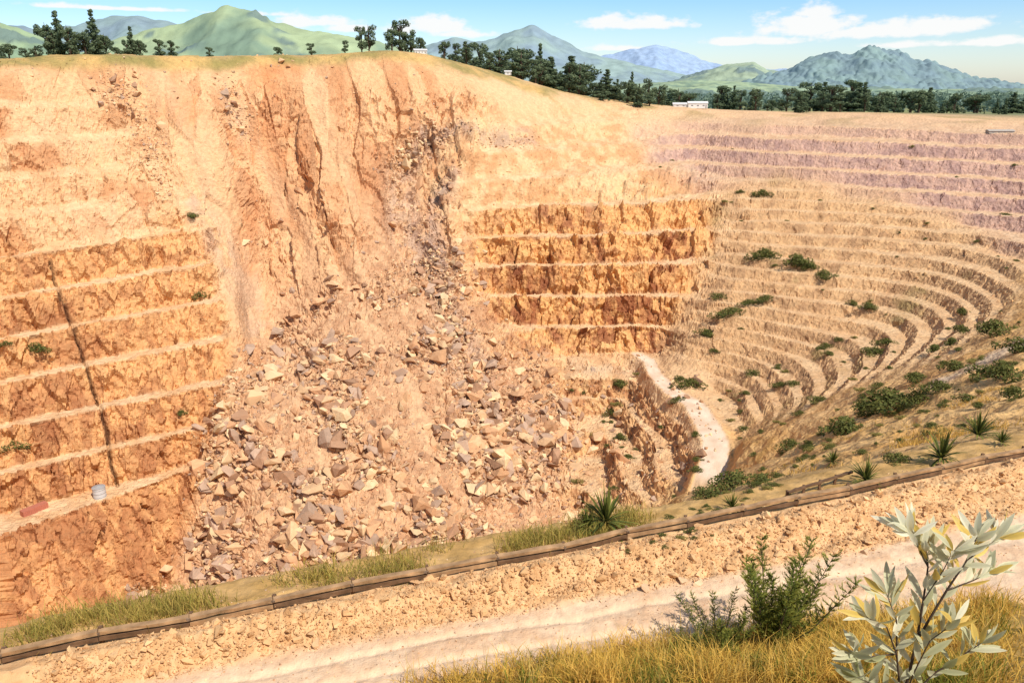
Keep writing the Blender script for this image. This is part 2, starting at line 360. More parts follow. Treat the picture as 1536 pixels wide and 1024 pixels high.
zone(M['E']*sstep(.25,.75,big+.4*med)*.5,cl(156,142,80),cl(128,120,70),sstep(-.3,.4,fine))
zone(M['grey']*sstep(-.9,.2,med+strk)*.8,cl(212,180,154),cl(184,154,136),sstep(-.4,.4,strk+fbi*.5))
zone(M['scarp']*sstep(-.7,.2,strk)*.6,cl(246,202,154),cl(230,184,138),sstep(-.4,.4,strk))
zone(crack*.9,cl(96,60,42),cl(96,60,42),med)
bench=np.clip(1-fc_/np.maximum(wt_,.02),0,1)*wt_
bk=np.clip(bench*(1-.3*M['E']-.15*M['D']),0,1)
zone(bk*.85,cl(248,208,158),cl(232,184,132),sstep(-.4,.5,med))
zone(M['floor']*.8,cl(226,190,150),cl(210,170,130),sstep(-.4,.5,med))
zone(M['grassrim']*.95,cl(224,180,108),cl(156,142,78),sstep(-.5,.5,fbm(X/25,Y/25,0*X+3,3)))
zone(sstep(.8,-.8,rd-rwid+.6*fcx)*endf,cl(248,220,190),cl(234,200,166),sstep(-.4,.5,med))
r2,_=polydist(U,V,[1400,1450,1490,1560],[580,556,535,500]); zone(np.exp(-(r2/7)**2)*M['G'],cl(242,208,168),cl(232,194,150),med)
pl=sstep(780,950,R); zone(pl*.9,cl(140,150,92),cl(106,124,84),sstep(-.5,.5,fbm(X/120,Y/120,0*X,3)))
zone(sstep(1800,7000,R),cl(150,172,165),cl(150,172,165),med)  # far plain fades with distance to a pale haze tone, in the colour
nw=nearw*(R<120)
zone(nw*sstep(.2,-.3,s),cl(230,182,112),cl(208,162,92),sstep(-.3,.3,np.where(m_,perlin(X*.8,Y*.8,0*X),0)))
fkf=np.zeros_like(X);fkf[m_]=f1*.4+f2*.6
zone(bermw,cl(246,200,144),cl(220,168,112),sstep(-.6,.6,fkf))
f2f=np.zeros_like(X);f2f[m_]=f1+.5*f2; f3f=np.zeros_like(X); f3f[m_]=f3
rutf=np.zeros_like(X); rutf[m_]=rut*8
zone(pathw,cl(248,212,172),cl(228,184,142),sstep(-.7,.7,f2f*.6+f3f*.6+rutf))
zone(bankw,cl(218,174,100),cl(166,138,68),sstep(-.6,.5,f2f))
c*= (1+.10*np.clip(fine,-1,1)*farw)[...,None]
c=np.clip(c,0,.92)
print('colour',time.time()-T0)

# ---------------------------------------------------------------- materials
def newmat(name):
    m=bpy.data.materials.new(name); m.use_nodes=True; nt=m.node_tree; nt.nodes.clear()
    return m,nt
def N(nt,t,**kw):
    nd=nt.nodes.new(t)
    for k_,v_ in kw.items(): setattr(nd,k_,v_)
    return nd
def mat_attr(name,attr='Col',rough=.95,bumps=(),tint=None,var=0.12,vscale=1.0,transl=0,spec=.2):
    m,nt=newmat(name); L=nt.links
    out=N(nt,'ShaderNodeOutputMaterial'); bs=N(nt,'ShaderNodeBsdfPrincipled'); bs.inputs['Roughness'].default_value=rough
    bs.inputs['Specular IOR Level'].default_value=spec
    L.new(bs.outputs[0],out.inputs[0])
    tc=N(nt,'ShaderNodeTexCoord')
    if attr:
        a=N(nt,'ShaderNodeAttribute',attribute_name=attr); csrc=a.outputs['Color']
    else:
        rgb=N(nt,'ShaderNodeRGB'); rgb.outputs[0].default_value=(*tint,1); csrc=rgb.outputs[0]
    nz_=N(nt,'ShaderNodeTexNoise'); nz_.inputs['Scale'].default_value=vscale; nz_.inputs['Detail'].default_value=5
    L.new(tc.outputs['Object'],nz_.inputs['Vector'])
    mr=N(nt,'ShaderNodeMapRange'); mr.inputs['From Min'].default_value=.25; mr.inputs['From Max'].default_value=.75
    mr.inputs['To Min'].default_value=1-var*1.5; mr.inputs['To Max'].default_value=1+var
    L.new(nz_.outputs[0],mr.inputs[0])
    vm=N(nt,'ShaderNodeVectorMath',operation='SCALE'); L.new(csrc,vm.inputs[0]); L.new(mr.outputs[0],vm.inputs['Scale'])
    L.new(vm.outputs[0],bs.inputs['Base Color'])
    prev=None
    for kind,sc,dist_ in bumps:
        if kind=='n':
            t=N(nt,'ShaderNodeTexNoise'); t.inputs['Detail'].default_value=4; t.inputs['Roughness'].default_value=.6; o=t.outputs[0]
        else:
            t=N(nt,'ShaderNodeTexVoronoi'); t.feature='F1'; t.distance='CHEBYCHEV'; o=t.outputs['Distance']
        t.inputs['Scale'].default_value=sc; L.new(tc.outputs['Object'],t.inputs['Vector'])
        b=N(nt,'ShaderNodeBump'); b.inputs['Distance'].default_value=dist_; b.inputs['Strength'].default_value=1
        L.new(o,b.inputs['Height'])
        if prev: L.new(prev,b.inputs['Normal'])
        prev=b.outputs[0]
    if prev: L.new(prev,bs.inputs['Normal'])
    if transl:
        tr=N(nt,'ShaderNodeBsdfTranslucent'); L.new(vm.outputs[0],tr.inputs[0])
        mx=N(nt,'ShaderNodeMixShader'); mx.inputs[0].default_value=transl
        L.new(bs.outputs[0],mx.inputs[1]);L.new(tr.outputs[0],mx.inputs[2]);L.new(mx.outputs[0],out.inputs[0])
    return m
m_pit=mat_attr('pit_rock',bumps=[('v',.5,.7),('n',1.2,.4)],var=.12,vscale=.5)
m_near=mat_attr('dirt',bumps=[('n',3.,.06),('n',14.,.03)],var=.12,vscale=2.5)
m_rock=mat_attr('rock_rubble',bumps=[('n',.8,.3)],var=.12,vscale=.5)
m_hill=mat_attr('hill_cover',bumps=[('n',.02,6.)],var=.14,vscale=.012)
m_leaf=mat_attr('foliage',var=.2,vscale=1.5,transl=.35,rough=.7)
m_bark=mat_attr('bark',attr=None,tint=(.09,.06,.04),var=.3,vscale=3)
# ---------------------------------------------------------------- mesh builders
def mesh_np(name,verts,quads=None,tris=None,colr=None,mats=(),smooth=True):
    me=bpy.data.meshes.new(name)
    verts=np.asarray(verts,np.float32).reshape(-1,3)
    nq=0 if quads is None else len(quads); ntr=0 if tris is None else len(tris)
    me.vertices.add(len(verts)); me.vertices.foreach_set('co',verts.ravel())
    me.loops.add(nq*4+ntr*3)
    idx=np.concatenate([np.asarray(quads,np.int32).ravel() if nq else np.zeros(0,np.int32),np.asarray(tris,np.int32).ravel() if ntr else np.zeros(0,np.int32)])
    me.loops.foreach_set('vertex_index',idx)
    me.polygons.add(nq+ntr)
    st=np.concatenate([np.arange(nq)*4,nq*4+np.arange(ntr)*3]).astype(np.int32)
    me.polygons.foreach_set('loop_start',st)
    try: me.polygons.foreach_set('loop_total',np.concatenate([np.full(nq,4),np.full(ntr,3)]).astype(np.int32))
    except Exception: pass
    me.update(calc_edges=True)
    me.polygons.foreach_set('use_smooth',np.asarray(smooth) if not isinstance(smooth,bool) else np.full(nq+ntr,smooth))
    if colr is not None:
        at_=me.color_attributes.new('Col','FLOAT_COLOR','POINT')
        cc_=np.ones((len(verts),4),np.float32); cc_[:,:3]=np.asarray(colr).reshape(-1,3)
        at_.data.foreach_set('color',cc_.ravel())
    for m in mats: me.materials.append(m)
    me.update()
    return me
def obj(name,me,parent=None,**props):
    o=bpy.data.objects.new(name,me); col.objects.link(o)
    if parent: o.parent=parent
    for k_,v_ in props.items(): o[k_]=v_
    return o
ii,jj=np.meshgrid(np.arange(NA-1),np.arange(NR-1),indexing='ij')
q=np.stack([ii*NR+jj,(ii+1)*NR+jj,(ii+1)*NR+jj+1,ii*NR+jj+1],-1)
sm_=s[:-1,:-1]; Xm=X[:-1,:-1]; Rm=R[:-1,:-1]; SBm=SB[:-1,:-1]; SPm=SP_[:-1,:-1]
cls=np.zeros(sm_.shape,int)
cls[(sm_>0.1)&(sm_<=SBm)&(Rm<400)]=1
cls[(sm_>SPm)|((sm_<=0.1)&(sm_>-14))]=4
cls[(sm_>SBm)&(sm_<=SPm)&(Rm<400)]=2
cls[((rd-rwid)[:-1,:-1]<0)&(endf[:-1,:-1]>.2)]=3
cls[(Rm>900)]=5
PV=P3.reshape(-1,3); PC=c.reshape(-1,3)
smf=((M['slide']*(1-M['rub'])*M['scarp']+M['above']+M['G']+rest)[:-1,:-1]>.4)
def sub(name,mask,mats,smooth=True,**pr):
    f=q[mask].reshape(-1,4); ids,inv=np.unique(f,return_inverse=True); f=inv.reshape(-1,4)
    me=mesh_np(name,PV[ids],quads=f,colr=PC[ids],mats=mats,smooth=smooth if isinstance(smooth,bool) else smooth[mask])
    if me.polygons[len(me.polygons)//2].normal.z<0: me.flip_normals()
    return obj(name,me,kind='structure',**pr)
sub('pit_wall',cls==0,[m_pit],smooth=smf)
sub('gravel_bank',cls==1,[m_near])
sub('dirt_path',cls==2,[m_near])
sub('haul_road',cls==3,[m_near])
sub('ground',cls==4,[m_near])
sub('plain',cls==5,[m_hill])
print('terrain',time.time()-T0)
Uf,Vf=proj(X3,Y3,Z3)
U1=Uf.ravel();V1=Vf.ravel();Df=R.ravel()
def anchor(u,v,tol=2.0):
    while True:
        i=np.where((np.abs(U1-u)<tol)&(np.abs(V1-v)<tol))[0]
        if len(i): return PV[i[np.argmin(Df[i])]].copy()
        tol*=1.6
def ground_at(x,y):
    a=math.atan2(x,y); r=math.hypot(x,y); i=int(np.argmin(np.abs(ang-a))); j=int(np.searchsorted(R[i],r)); j=min(max(j,0),NR-1)
    return float(Z3[i,j])

# ---------------------------------------------------------------- rocks
def rockproto(seed):
    r=np.random.default_rng(seed); bm=bmesh.new(); npt=int(r.integers(8,12))
    p=r.normal(size=(npt,3)); p/=np.linalg.norm(p,axis=1)[:,None]; p*=r.uniform(.75,1.2,(npt,1)); p*=np.array([1,r.uniform(.5,.9),r.uniform(.45,.85)])
    for v_ in p: bm.verts.new(v_)
    bmesh.ops.convex_hull(bm,input=bm.verts)
    bmesh.ops.delete(bm,geom=[v_ for v_ in bm.verts if not v_.link_faces],context='VERTS')
    bmesh.ops.triangulate(bm,faces=bm.faces)
    bm.verts.index_update()
    vs_=np.array([v_.co[:] for v_ in bm.verts]); fs=np.array([[v_.index for v_ in f.verts] for f in bm.faces]); bm.free()
    return vs_,fs
protos=[rockproto(i) for i in range(12)]
def randrot(n):
    qn=rng.normal(size=(n,4)); qn/=np.linalg.norm(qn,axis=1)[:,None]; a,b,c_,d=qn.T
    return np.stack([np.stack([1-2*(c_*c_+d*d),2*(b*c_-a*d),2*(b*d+a*c_)],-1),np.stack([2*(b*c_+a*d),1-2*(b*b+d*d),2*(c_*d-a*b)],-1),np.stack([2*(b*d-a*c_),2*(c_*d+a*b),1-2*(b*b+c_*c_)],-1)],-2)
def rocks(name,pos,size,cols,mat,sink=.15,**pr):
    Vv=[];Ff=[];Cc=[];off=0
    which=rng.integers(0,len(protos),len(pos)); Rm_=randrot(len(pos))
    for k_ in range(len(protos)):
        sel=np.where(which==k_)[0]
        if not len(sel): continue
        pv,pf=protos[k_]
        v_=np.einsum('nij,vj->nvi',Rm_[sel],pv)*size[sel][:,None,None]; v_[...,2]*=.8
        v_+=pos[sel][:,None,:]; v_[...,2]+=size[sel][:,None]*sink
        Vv.append(v_.reshape(-1,3)); Ff.append((pf[None]+off+np.arange(len(sel))[:,None,None]*len(pv)).reshape(-1,3)); off+=len(sel)*len(pv)
        Cc.append(np.repeat(cols[sel],len(pv),0))
    me=mesh_np(name,np.concatenate(Vv),tris=np.concatenate(Ff),colr=np.concatenate(Cc),mats=[mat],smooth=False)
    return obj(name,me,kind='stuff',**pr)
infr=(U1>-60)&(U1<1600)&(V1>80)&(V1<1040)
def pick(wt,n_):
    w_=(wt.ravel()*infr); w_=w_/w_.sum(); return rng.choice(len(w_),n_,p=w_)
chute=M['grey']*M['slide']*(U>560)
upl=look(line([(170,120),(230,220)],22)+line([(340,140),(370,200)],16)+line([(220,230),(250,280)],14),U,V)*farw
farR=(R>240)
stk=sstep(-.35,.35,strk)
wr=(M['rub']*(1-.88*M['scarp'])*(.16+1.1*clump**2)*(.2+stk)+chute*1.3*(.4+clump)+M['slide']*.02+M['F']*.05+upl*.8+look(line([(640,205),(800,210)],9),U,V)*.6)*farR
NRK=34000
i_=pick(wr,NRK); cs_=clump.ravel()[i_]; lo_=sstep(-60,-160,Zs).ravel()[i_]; sz=(.26+.18*cs_+.12*lo_)*(1-rng.random(NRK)*.9985)**-.54; sz=np.clip(sz,.28,1.4+2.4*cs_+2.8*lo_)
rc=np.array([lin(240,196,148,.8),lin(228,176,130,.8),lin(208,174,146,.78),lin(246,210,162,.82),lin(196,152,118,.78)])
rocks('rock_rubble',PV[i_].astype(float),sz,rc[rng.integers(0,5,NRK)]*rng.uniform(.82,1.08,(NRK,1)),m_rock)
i_=pick((M['E']*.2+M['left']*.25+M['upleft']*.3+M['orange']*.3+M['above']*.4)*farR,2600); rocks('scree',PV[i_].astype(float),rng.uniform(.3,1.0,2600),PC[i_],m_rock)
wt=(bermw*(R<70)).ravel()*infr; nG=18000; ids_=rng.choice(len(wt),nG,p=wt/wt.sum()); p_=PV[ids_].astype(float); p_[:,:2]+=rng.normal(0,.08,(nG,2))
sz=np.clip(.025*(1-rng.random(nG)*.998)**-.44,.02,.26)
rocks('gravel',p_,sz,PC[ids_]*rng.uniform(.85,1.15,(nG,1)),m_near,sink=.3)
wt=((pathw*.3+sstep(-2,0,s)*(1-sstep(0,.2,s)))*(R<70)).ravel()*infr; ids_=rng.choice(len(wt),1500,p=wt/wt.sum()); rocks('path_pebbles',PV[ids_].astype(float),rng.uniform(.012,.06,1500),rc[rng.integers(0,5,1500)],m_near)
bmeshes=[]
for k_ in range(10):
    pv,pf=protos[k_]; bm=bmesh.new()
    vv_=[bm.verts.new(v_) for v_ in pv]
    for f in pf: bm.faces.new([vv_[a] for a in f])
    bmesh.ops.dissolve_limit(bm,angle_limit=.25,verts=bm.verts,edges=bm.edges)
    bmesh.ops.bevel(bm,geom=bm.edges[:],offset=.04,segments=1,affect='EDGES')
    me=bpy.data.meshes.new('boulder'); bm.to_mesh(me); bm.free()
    at_=me.color_attributes.new('Col','FLOAT_COLOR','POINT'); cz=rc[k_%5]
    at_.data.foreach_set('color',np.tile(np.r_[cz,1],len(me.vertices)).astype(np.float32)); me.materials.append(m_rock); bmeshes.append(me)
spec=[(420,688,34),(385,602,46),(410,565,34),(705,440,26),(935,690,30),(250,857,28),(575,670,40),(500,745,32),(330,735,30),(620,515,26),(350,660,38),(740,515,26),(790,570,24),(455,720,26),(300,640,20),(545,800,28),(640,570,26),(640,640,24),(700,600,24),(600,560,28),(660,480,24),(290,835,26),(610,250,26),(628,275,26),(590,340,26),(352,160,24),(362,195,22),(200,175,24),(240,190,24),(150,155,22),(520,610,24),(575,705,26),(660,690,24),(400,760,26),(340,690,34),(365,625,32),(610,600,26),(580,760,26),(470,800,26),(375,650,30),(325,700,28),(430,760,24),(345,600,26),(395,640,28)]
w2=M['rub']*(1-.85*M['scarp'])*(.1+clump**2)*(.5+sstep(-120,-160,Zs))*farR+chute*.3*farR
ex=[(U1[a],V1[a],10+20*rng.random()**2.2) for a in pick(w2,240)]
for n_,(u,v,px) in enumerate(spec+ex):
    p=anchor(u,v)
    if math.hypot(p[0],p[1])<150: continue
    d=p[1]*C-p[2]*S; r_=px*.5*d/F
    o=obj('boulder',bmeshes[rng.integers(0,10)],label='angular tan boulder resting on the rubble slope',category='boulder',group='boulders on the landslide')
    o.location=(p[0],p[1],p[2]+r_*.2); o.rotation_euler=rng.uniform(0,6.28,3); o.scale=(r_*1.1,r_*.9,r_*rng.uniform(.7,1))
print('rocks',time.time()-T0)

# ---------------------------------------------------------------- grass
def grass(name,pos,h,wd,colA,colB,nb=9,spread=.12,lean=.5):
    n_=len(pos)*nb
    b=np.repeat(pos,nb,0)+np.c_[rng.normal(0,spread,(n_,2)),np.zeros(n_)-.02]
    hh=np.repeat(h,nb)*rng.uniform(.4,1.15,n_); a=rng.uniform(0,6.283,n_); d=np.c_[np.cos(a),np.sin(a)]; ln=rng.uniform(.1,lean,n_)
    a2=rng.uniform(0,6.283,n_); pr=np.c_[np.cos(a2),np.sin(a2)]*wd
    def P(t,wf): 
        x_=b[:,:2]+d*(ln*hh*t*t)[:,None]; z_=b[:,2]+hh*t*(1-.25*ln*t)
        return np.c_[x_-pr*wf,z_],np.c_[x_+pr*wf,z_]
    l0,r0=P(0,1);l1,r1=P(.55,.8);tp,_=P(1,0)
    Vv=np.stack([l0,r0,r1,l1,tp],1).reshape(-1,3); o_=np.arange(n_)*5
    quads=np.stack([o_,o_+1,o_+2,o_+3],-1); tris=np.stack([o_+3,o_+2,o_+4],-1)
    t_=np.clip(np.repeat(rng.random(len(pos)),nb)*.7+rng.random(n_)*.3,0,1)
    cb=colA*(1-t_[:,None])+colB*t_[:,None]
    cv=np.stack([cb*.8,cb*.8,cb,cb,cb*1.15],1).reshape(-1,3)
    return obj(name,mesh_np(name,Vv,quads=quads,tris=tris,colr=cv,mats=[m_leaf]),kind='stuff')
def spick(wt,n_):
    w_=wt.ravel()*infr; w_=w_/w_.sum(); i=rng.choice(len(w_),n_,p=w_); return PV[i].astype(float)
near=(R<75)
pat=np.where(m_,perlin(X*.55,Y*.55,0*X+8),0)
fadeL=.2+.8*sstep(-3,6,X)
gp=spick(bankw*near*sstep(-.35,.3,pat+.15)*fadeL,2900); gp[:,:2]+=rng.normal(0,.15,gp[:,:2].shape)
hv=.3+.8*np.clip(.5+perlin(gp[:,0]*.6,gp[:,1]*.6,gp[:,0]*0),0,1)
grass('dry_grass',gp,hv*rng.uniform(.5,1.3,len(gp)),.014,lin(252,206,106,.96),lin(200,164,66,.93),nb=13,spread=.26,lean=1.3)
gp=spick(bankw*near*sstep(-.2,.4,pat)*fadeL,900); grass('green_grass',gp,rng.uniform(.3,.9,len(gp)),.015,lin(168,164,66,.86),lin(116,130,52,.86),nb=11,spread=.22,lean=1.0)
gp=spick(bankw*near,380); grass('tall_grass_stalks',gp,rng.uniform(.8,1.5,len(gp)),.009,lin(252,218,136,.96),lin(212,184,94,.92),nb=5,spread=.12,lean=.5)
gp=spick(sstep(-3.5,-1.6,s)*(1-sstep(-.6,-.3,s))*near*(X<6)*sstep(-.1,.5,np.where(m_,perlin(X*.35,Y*.35,0*X),0)+.2*sstep(-12,0,X)),1000); gp[:,:2]+=rng.normal(0,.1,gp[:,:2].shape)
grass('verge_grass',gp,rng.uniform(.2,.8,len(gp)),.014,lin(224,190,104,.9),lin(140,142,62,.88),nb=10,spread=.28,lean=.9)
gp=spick(M['G']*(R>40)*(R<160)*sstep(.1,.5,np.where(R<200,perlin(X*.1,Y*.1,0*X+2),0)),1100)
grass('slope_grass',gp,rng.uniform(.3,.8,len(gp)),.04,lin(242,198,110,.92),lin(204,166,80,.9),nb=8,spread=.5,lean=.8)

# ---------------------------------------------------------------- leaf clouds, trees, bushes
def leafcloud(centers,radii,nper,size,cA,cB,seed,up=.3,squash=.8):
    r=np.random.default_rng(seed); V_=[];C_=[]
    for (cx,cy,cz),rad in zip(centers,radii):
        n_=int(nper*rad*rad/np.mean(np.square(radii)))+3
        d=r.normal(size=(n_,3)); d/=np.linalg.norm(d,axis=1)[:,None]
        rr=rad*r.uniform(.45,1.05,n_)**.6; p=np.array([cx,cy,cz])+d*rr[:,None]*np.array([1,1,squash])
        nrm=d+r.normal(0,.5,(n_,3)); nrm/=np.linalg.norm(nrm,axis=1)[:,None]
        t=np.cross(nrm,r.normal(size=(n_,3))); t/=np.linalg.norm(t,axis=1)[:,None]; b=np.cross(nrm,t)
        s_=size*r.uniform(.6,1.4,n_)[:,None]
        V_.append(np.stack([p-t*s_,p-b*s_*.45,p+t*s_,p+b*s_*.45],1).reshape(-1,3))
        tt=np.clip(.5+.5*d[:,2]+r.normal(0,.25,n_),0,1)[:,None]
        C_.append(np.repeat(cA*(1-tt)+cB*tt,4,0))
    V_=np.concatenate(V_);C_=np.concatenate(C_); o_=np.arange(len(V_)//4)*4
    return V_,np.stack([o_,o_+1,o_+2,o_+3],-1),C_
def tube(path,rad,seg=6):
    path=np.array(path,float);rad=np.array(rad,float);Vs=[];Q=[]
    for i in range(len(path)):
        d=path[min(i+1,len(path)-1)]-path[max(i-1,0)]; d/=np.linalg.norm(d)+1e-9
        a=np.cross(d,[0.3,1,.2]); a/=np.linalg.norm(a); b=np.cross(d,a)
        for k_ in range(seg):
            t=2*math.pi*k_/seg; Vs.append(path[i]+rad[i]*(a*math.cos(t)+b*math.sin(t)))
    for i in range(len(path)-1):
        for k_ in range(seg): Q.append((i*seg+k_,i*seg+(k_+1)%seg,(i+1)*seg+(k_+1)%seg,(i+1)*seg+k_))
    return np.array(Vs),np.array(Q)
def join(parts):
    Vs=[];Q=[];o_=0
    for v_,f in parts: Vs.append(v_);Q.append(f+o_);o_+=len(v_)
    return np.concatenate(Vs),np.concatenate(Q)
treeA=lin(70,92,74,.9);treeB=lin(130,144,104,.9)  # crown greens, lightened with some distance haze in the colour
def tree_proto(kind,seed):
    r=np.random.default_rng(seed); parts=[tube([(0,0,-1),(.02,0,3),(.1,.05,7),(0,.1,9.3)],[.35,.28,.16,.04])]; cen=[];rad=[]
    if kind=='conifer':
        for lv in np.linspace(1.2,9.6,12):
            w_=(10.2-lv)*.30*r.uniform(.7,1.15)
            nb=max(2,int(w_*3.6))
            for k_ in range(nb):
                a=r.uniform(0,6.28); q_=w_*r.uniform(.45,1.1); cen.append((q_*math.cos(a),q_*math.sin(a),lv-.15*q_+r.normal(0,.25))); rad.append(.34+.35*(10-lv)/10)
                if k_%2==0: parts.append(tube([(0,0,lv+.2),(q_*math.cos(a),q_*math.sin(a),lv)],[.08,.03],4))
            cen.append((0,0,lv));rad.append(.35+.05*(10-lv))
        nper=45
    else:
        for k_ in range(19):
            a=r.uniform(0,6.28); q_=r.uniform(.3,2.9); h_=r.uniform(1.6,9.0); q_*=1-.3*abs(h_-6)/4
            e=(q_*math.cos(a),q_*math.sin(a),h_); cen.append(e);rad.append(r.uniform(.75,1.35)); parts.append(tube([(0,0,max(1.0,h_-2.5)),(e[0]*.5,e[1]*.5,h_-1),e],[.14,.08,.03],4))
        nper=90
    tv,tf=join(parts); trunk=mesh_np('trunk',tv,quads=tf,mats=[m_bark])
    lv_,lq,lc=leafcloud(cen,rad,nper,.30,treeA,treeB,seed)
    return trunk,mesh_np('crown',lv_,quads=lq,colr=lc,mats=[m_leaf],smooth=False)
TP=[tree_proto('conifer',1),tree_proto('conifer',2),tree_proto('broad',3),tree_proto('broad',4),tree_proto('broad',5)]
def tree(kind,x,y,h,sx=1.0,lab=None,grp=None):
    z=ground_at(x,y); tr,cr=TP[kind]
    nm='conifer_tree' if kind<2 else 'tree'
    e=obj(nm,None,label=lab or ('dark green conifer standing on the pit rim' if kind<2 else 'dark rounded evergreen tree beyond the pit rim'),category='tree')
    if grp: e['group']=grp
    e.empty_display_size=.5
    e.location=(x,y,z-.2); e.scale=(h/9.8*sx,h/9.8*sx,h/9.8); e.rotation_euler=(0,0,rng.uniform(0,6.28))
    obj('trunk',tr,parent=e); obj('crown',cr,parent=e)
def tree_px(kind,u,vtop,Y,vbase=None,sx=1.0,grp='trees along the pit rim'):
    x=at(u,120,Y)[0]; z=ground_at(x,Y); zt=at(u,vtop,Y)[2]; tree(kind,x,Y,max(zt-z,4),sx,grp=grp)
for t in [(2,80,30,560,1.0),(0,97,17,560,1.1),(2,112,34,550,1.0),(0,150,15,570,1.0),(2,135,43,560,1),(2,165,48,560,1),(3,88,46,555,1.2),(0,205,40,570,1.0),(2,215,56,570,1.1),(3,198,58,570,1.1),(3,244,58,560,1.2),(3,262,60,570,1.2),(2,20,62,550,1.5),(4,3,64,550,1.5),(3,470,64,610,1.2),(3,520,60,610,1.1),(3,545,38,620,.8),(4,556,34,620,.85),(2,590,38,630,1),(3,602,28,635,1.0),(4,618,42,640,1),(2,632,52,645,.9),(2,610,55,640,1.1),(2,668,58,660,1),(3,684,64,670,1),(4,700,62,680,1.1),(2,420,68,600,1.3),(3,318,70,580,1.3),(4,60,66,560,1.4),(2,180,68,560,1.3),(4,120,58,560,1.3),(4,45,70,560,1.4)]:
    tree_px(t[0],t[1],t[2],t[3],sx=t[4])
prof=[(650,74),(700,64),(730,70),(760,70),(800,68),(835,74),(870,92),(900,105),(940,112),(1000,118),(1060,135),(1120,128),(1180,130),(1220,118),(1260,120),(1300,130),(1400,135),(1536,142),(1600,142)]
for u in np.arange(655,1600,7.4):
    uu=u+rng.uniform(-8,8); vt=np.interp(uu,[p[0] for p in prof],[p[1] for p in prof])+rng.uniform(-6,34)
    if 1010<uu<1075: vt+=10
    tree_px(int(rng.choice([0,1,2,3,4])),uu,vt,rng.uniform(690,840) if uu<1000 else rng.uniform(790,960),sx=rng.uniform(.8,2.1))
print('trees',time.time()-T0)
def far_wood(name,n_,ur,vr_Y,hh):
    cen=[];rad=[]
    for k_ in range(n_):
        u=rng.uniform(*ur); y_=rng.uniform(*vr_Y); x_=at(u,130,y_)[0]; z_=-36+fbm(np.array([x_/500]),np.array([y_/500]),np.array([0.]),2)[0]*6
        g=perlin(np.array([x_/160]),np.array([y_/220]),np.array([5.]))[0]
        if g<-.12: continue
        h_=rng.uniform(*hh); cen+= [(x_,y_,z_+h_*.45),(x_+rng.normal(0,2),y_,z_+h_*.85)]; rad+=[h_*.5,h_*.3]
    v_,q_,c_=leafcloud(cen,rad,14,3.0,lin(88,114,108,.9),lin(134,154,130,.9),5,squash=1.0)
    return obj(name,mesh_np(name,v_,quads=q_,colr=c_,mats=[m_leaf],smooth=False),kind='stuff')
far_wood('distant_wood',2400,(-50,1600),(1050,2300),(12,24))

# ---------------------------------------------------------------- hills
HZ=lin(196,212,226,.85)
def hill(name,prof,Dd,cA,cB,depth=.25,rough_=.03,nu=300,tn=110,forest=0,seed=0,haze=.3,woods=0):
    cA=cA*(1-haze)+HZ*haze; cB=cB*(1-haze)+HZ*haze  # aerial haze painted in: both hill colours blended towards pale blue
    pu=[p[0] for p in prof];pv=[p[1] for p in prof]
    us=np.linspace(pu[0],pu[-1],nu); 
    kn=11 if not forest else 17
    ps=np.interp(us,pu,pv); ker=np.hanning(kn);ker/=ker.sum(); ps=np.convolve(np.pad(ps,kn//2,mode='edge'),ker,'valid')
    H_=np.array([at(u,v,Dd)[2] for u,v in zip(us,ps)])+45; xs=np.array([at(u,100,Dd)[0] for u in us])
    hm=H_.max(); ts=np.linspace(-1,1,tn)
    Vx=np.repeat(xs[:,None],tn,1)*(1+ts[None]*depth); Vy=Dd*(1+ts[None]*depth)+0*Vx
    sh=np.where(ts<0,np.clip(1+ts,0,1)**1.25,np.clip(1-ts,0,1))
    k_=1/(hm*1.6)
    rd_=ridged(Vx*k_+seed*7,Vy*k_*.6,0*Vx+seed,4 if not forest else 3)
    Hh=H_[:,None]*sh[None]
    zz=-45+Hh*(1+ (.38 if not forest else .34)*(rd_-.4)*np.clip(np.abs(ts[None])*3.0,0.0,1)*np.clip(1.3-np.abs(ts[None]),0,1))+hm*rough_*fbm(Vx*k_*6,Vy*k_*6,0*Vx,3)
    if forest: zz+=forest*np.abs(fbm(Vx/36,Vy/50,0*Vx,2))
    t_=sstep(-.5,.6,fbm(Vx*k_*2.5,Vy*k_*2.5,zz*k_*2+seed,4)+.6*(.4-rd_))
    if forest: t_=np.clip(t_*.7+.35*sstep(-.4,.5,fbm(Vx/60+3,Vy/60,0*Vx,2)),0,1)
    cv=cA*(1-t_[...,None])+cB*t_[...,None]
    if woods:
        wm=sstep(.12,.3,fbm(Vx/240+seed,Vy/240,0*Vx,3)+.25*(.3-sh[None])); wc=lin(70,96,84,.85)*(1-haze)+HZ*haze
        cv=cv*(1-wm[...,None]*.8)+wc*wm[...,None]*.8; zz=zz+wm*woods*np.abs(fbm(Vx/30,Vy/30,0*Vx,2))
    a,b=np.meshgrid(np.arange(nu-1),np.arange(tn-1),indexing='ij'); Q=np.stack([a*tn+b,(a+1)*tn+b,(a+1)*tn+b+1,a*tn+b+1],-1).reshape(-1,4)
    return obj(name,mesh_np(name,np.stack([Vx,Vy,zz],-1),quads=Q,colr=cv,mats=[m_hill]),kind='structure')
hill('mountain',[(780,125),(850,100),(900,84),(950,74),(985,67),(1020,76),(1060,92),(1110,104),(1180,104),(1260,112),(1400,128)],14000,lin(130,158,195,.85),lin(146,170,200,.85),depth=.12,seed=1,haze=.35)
hill('mountain',[(560,110),(600,80),(650,66),(690,56),(720,64),(750,56),(775,44),(800,36),(822,50),(850,64),(880,80),(930,92),(990,104),(1080,122),(1150,130)],6500,lin(124,150,124,.85),lin(92,118,126,.85),depth=.2,seed=2,haze=.34)
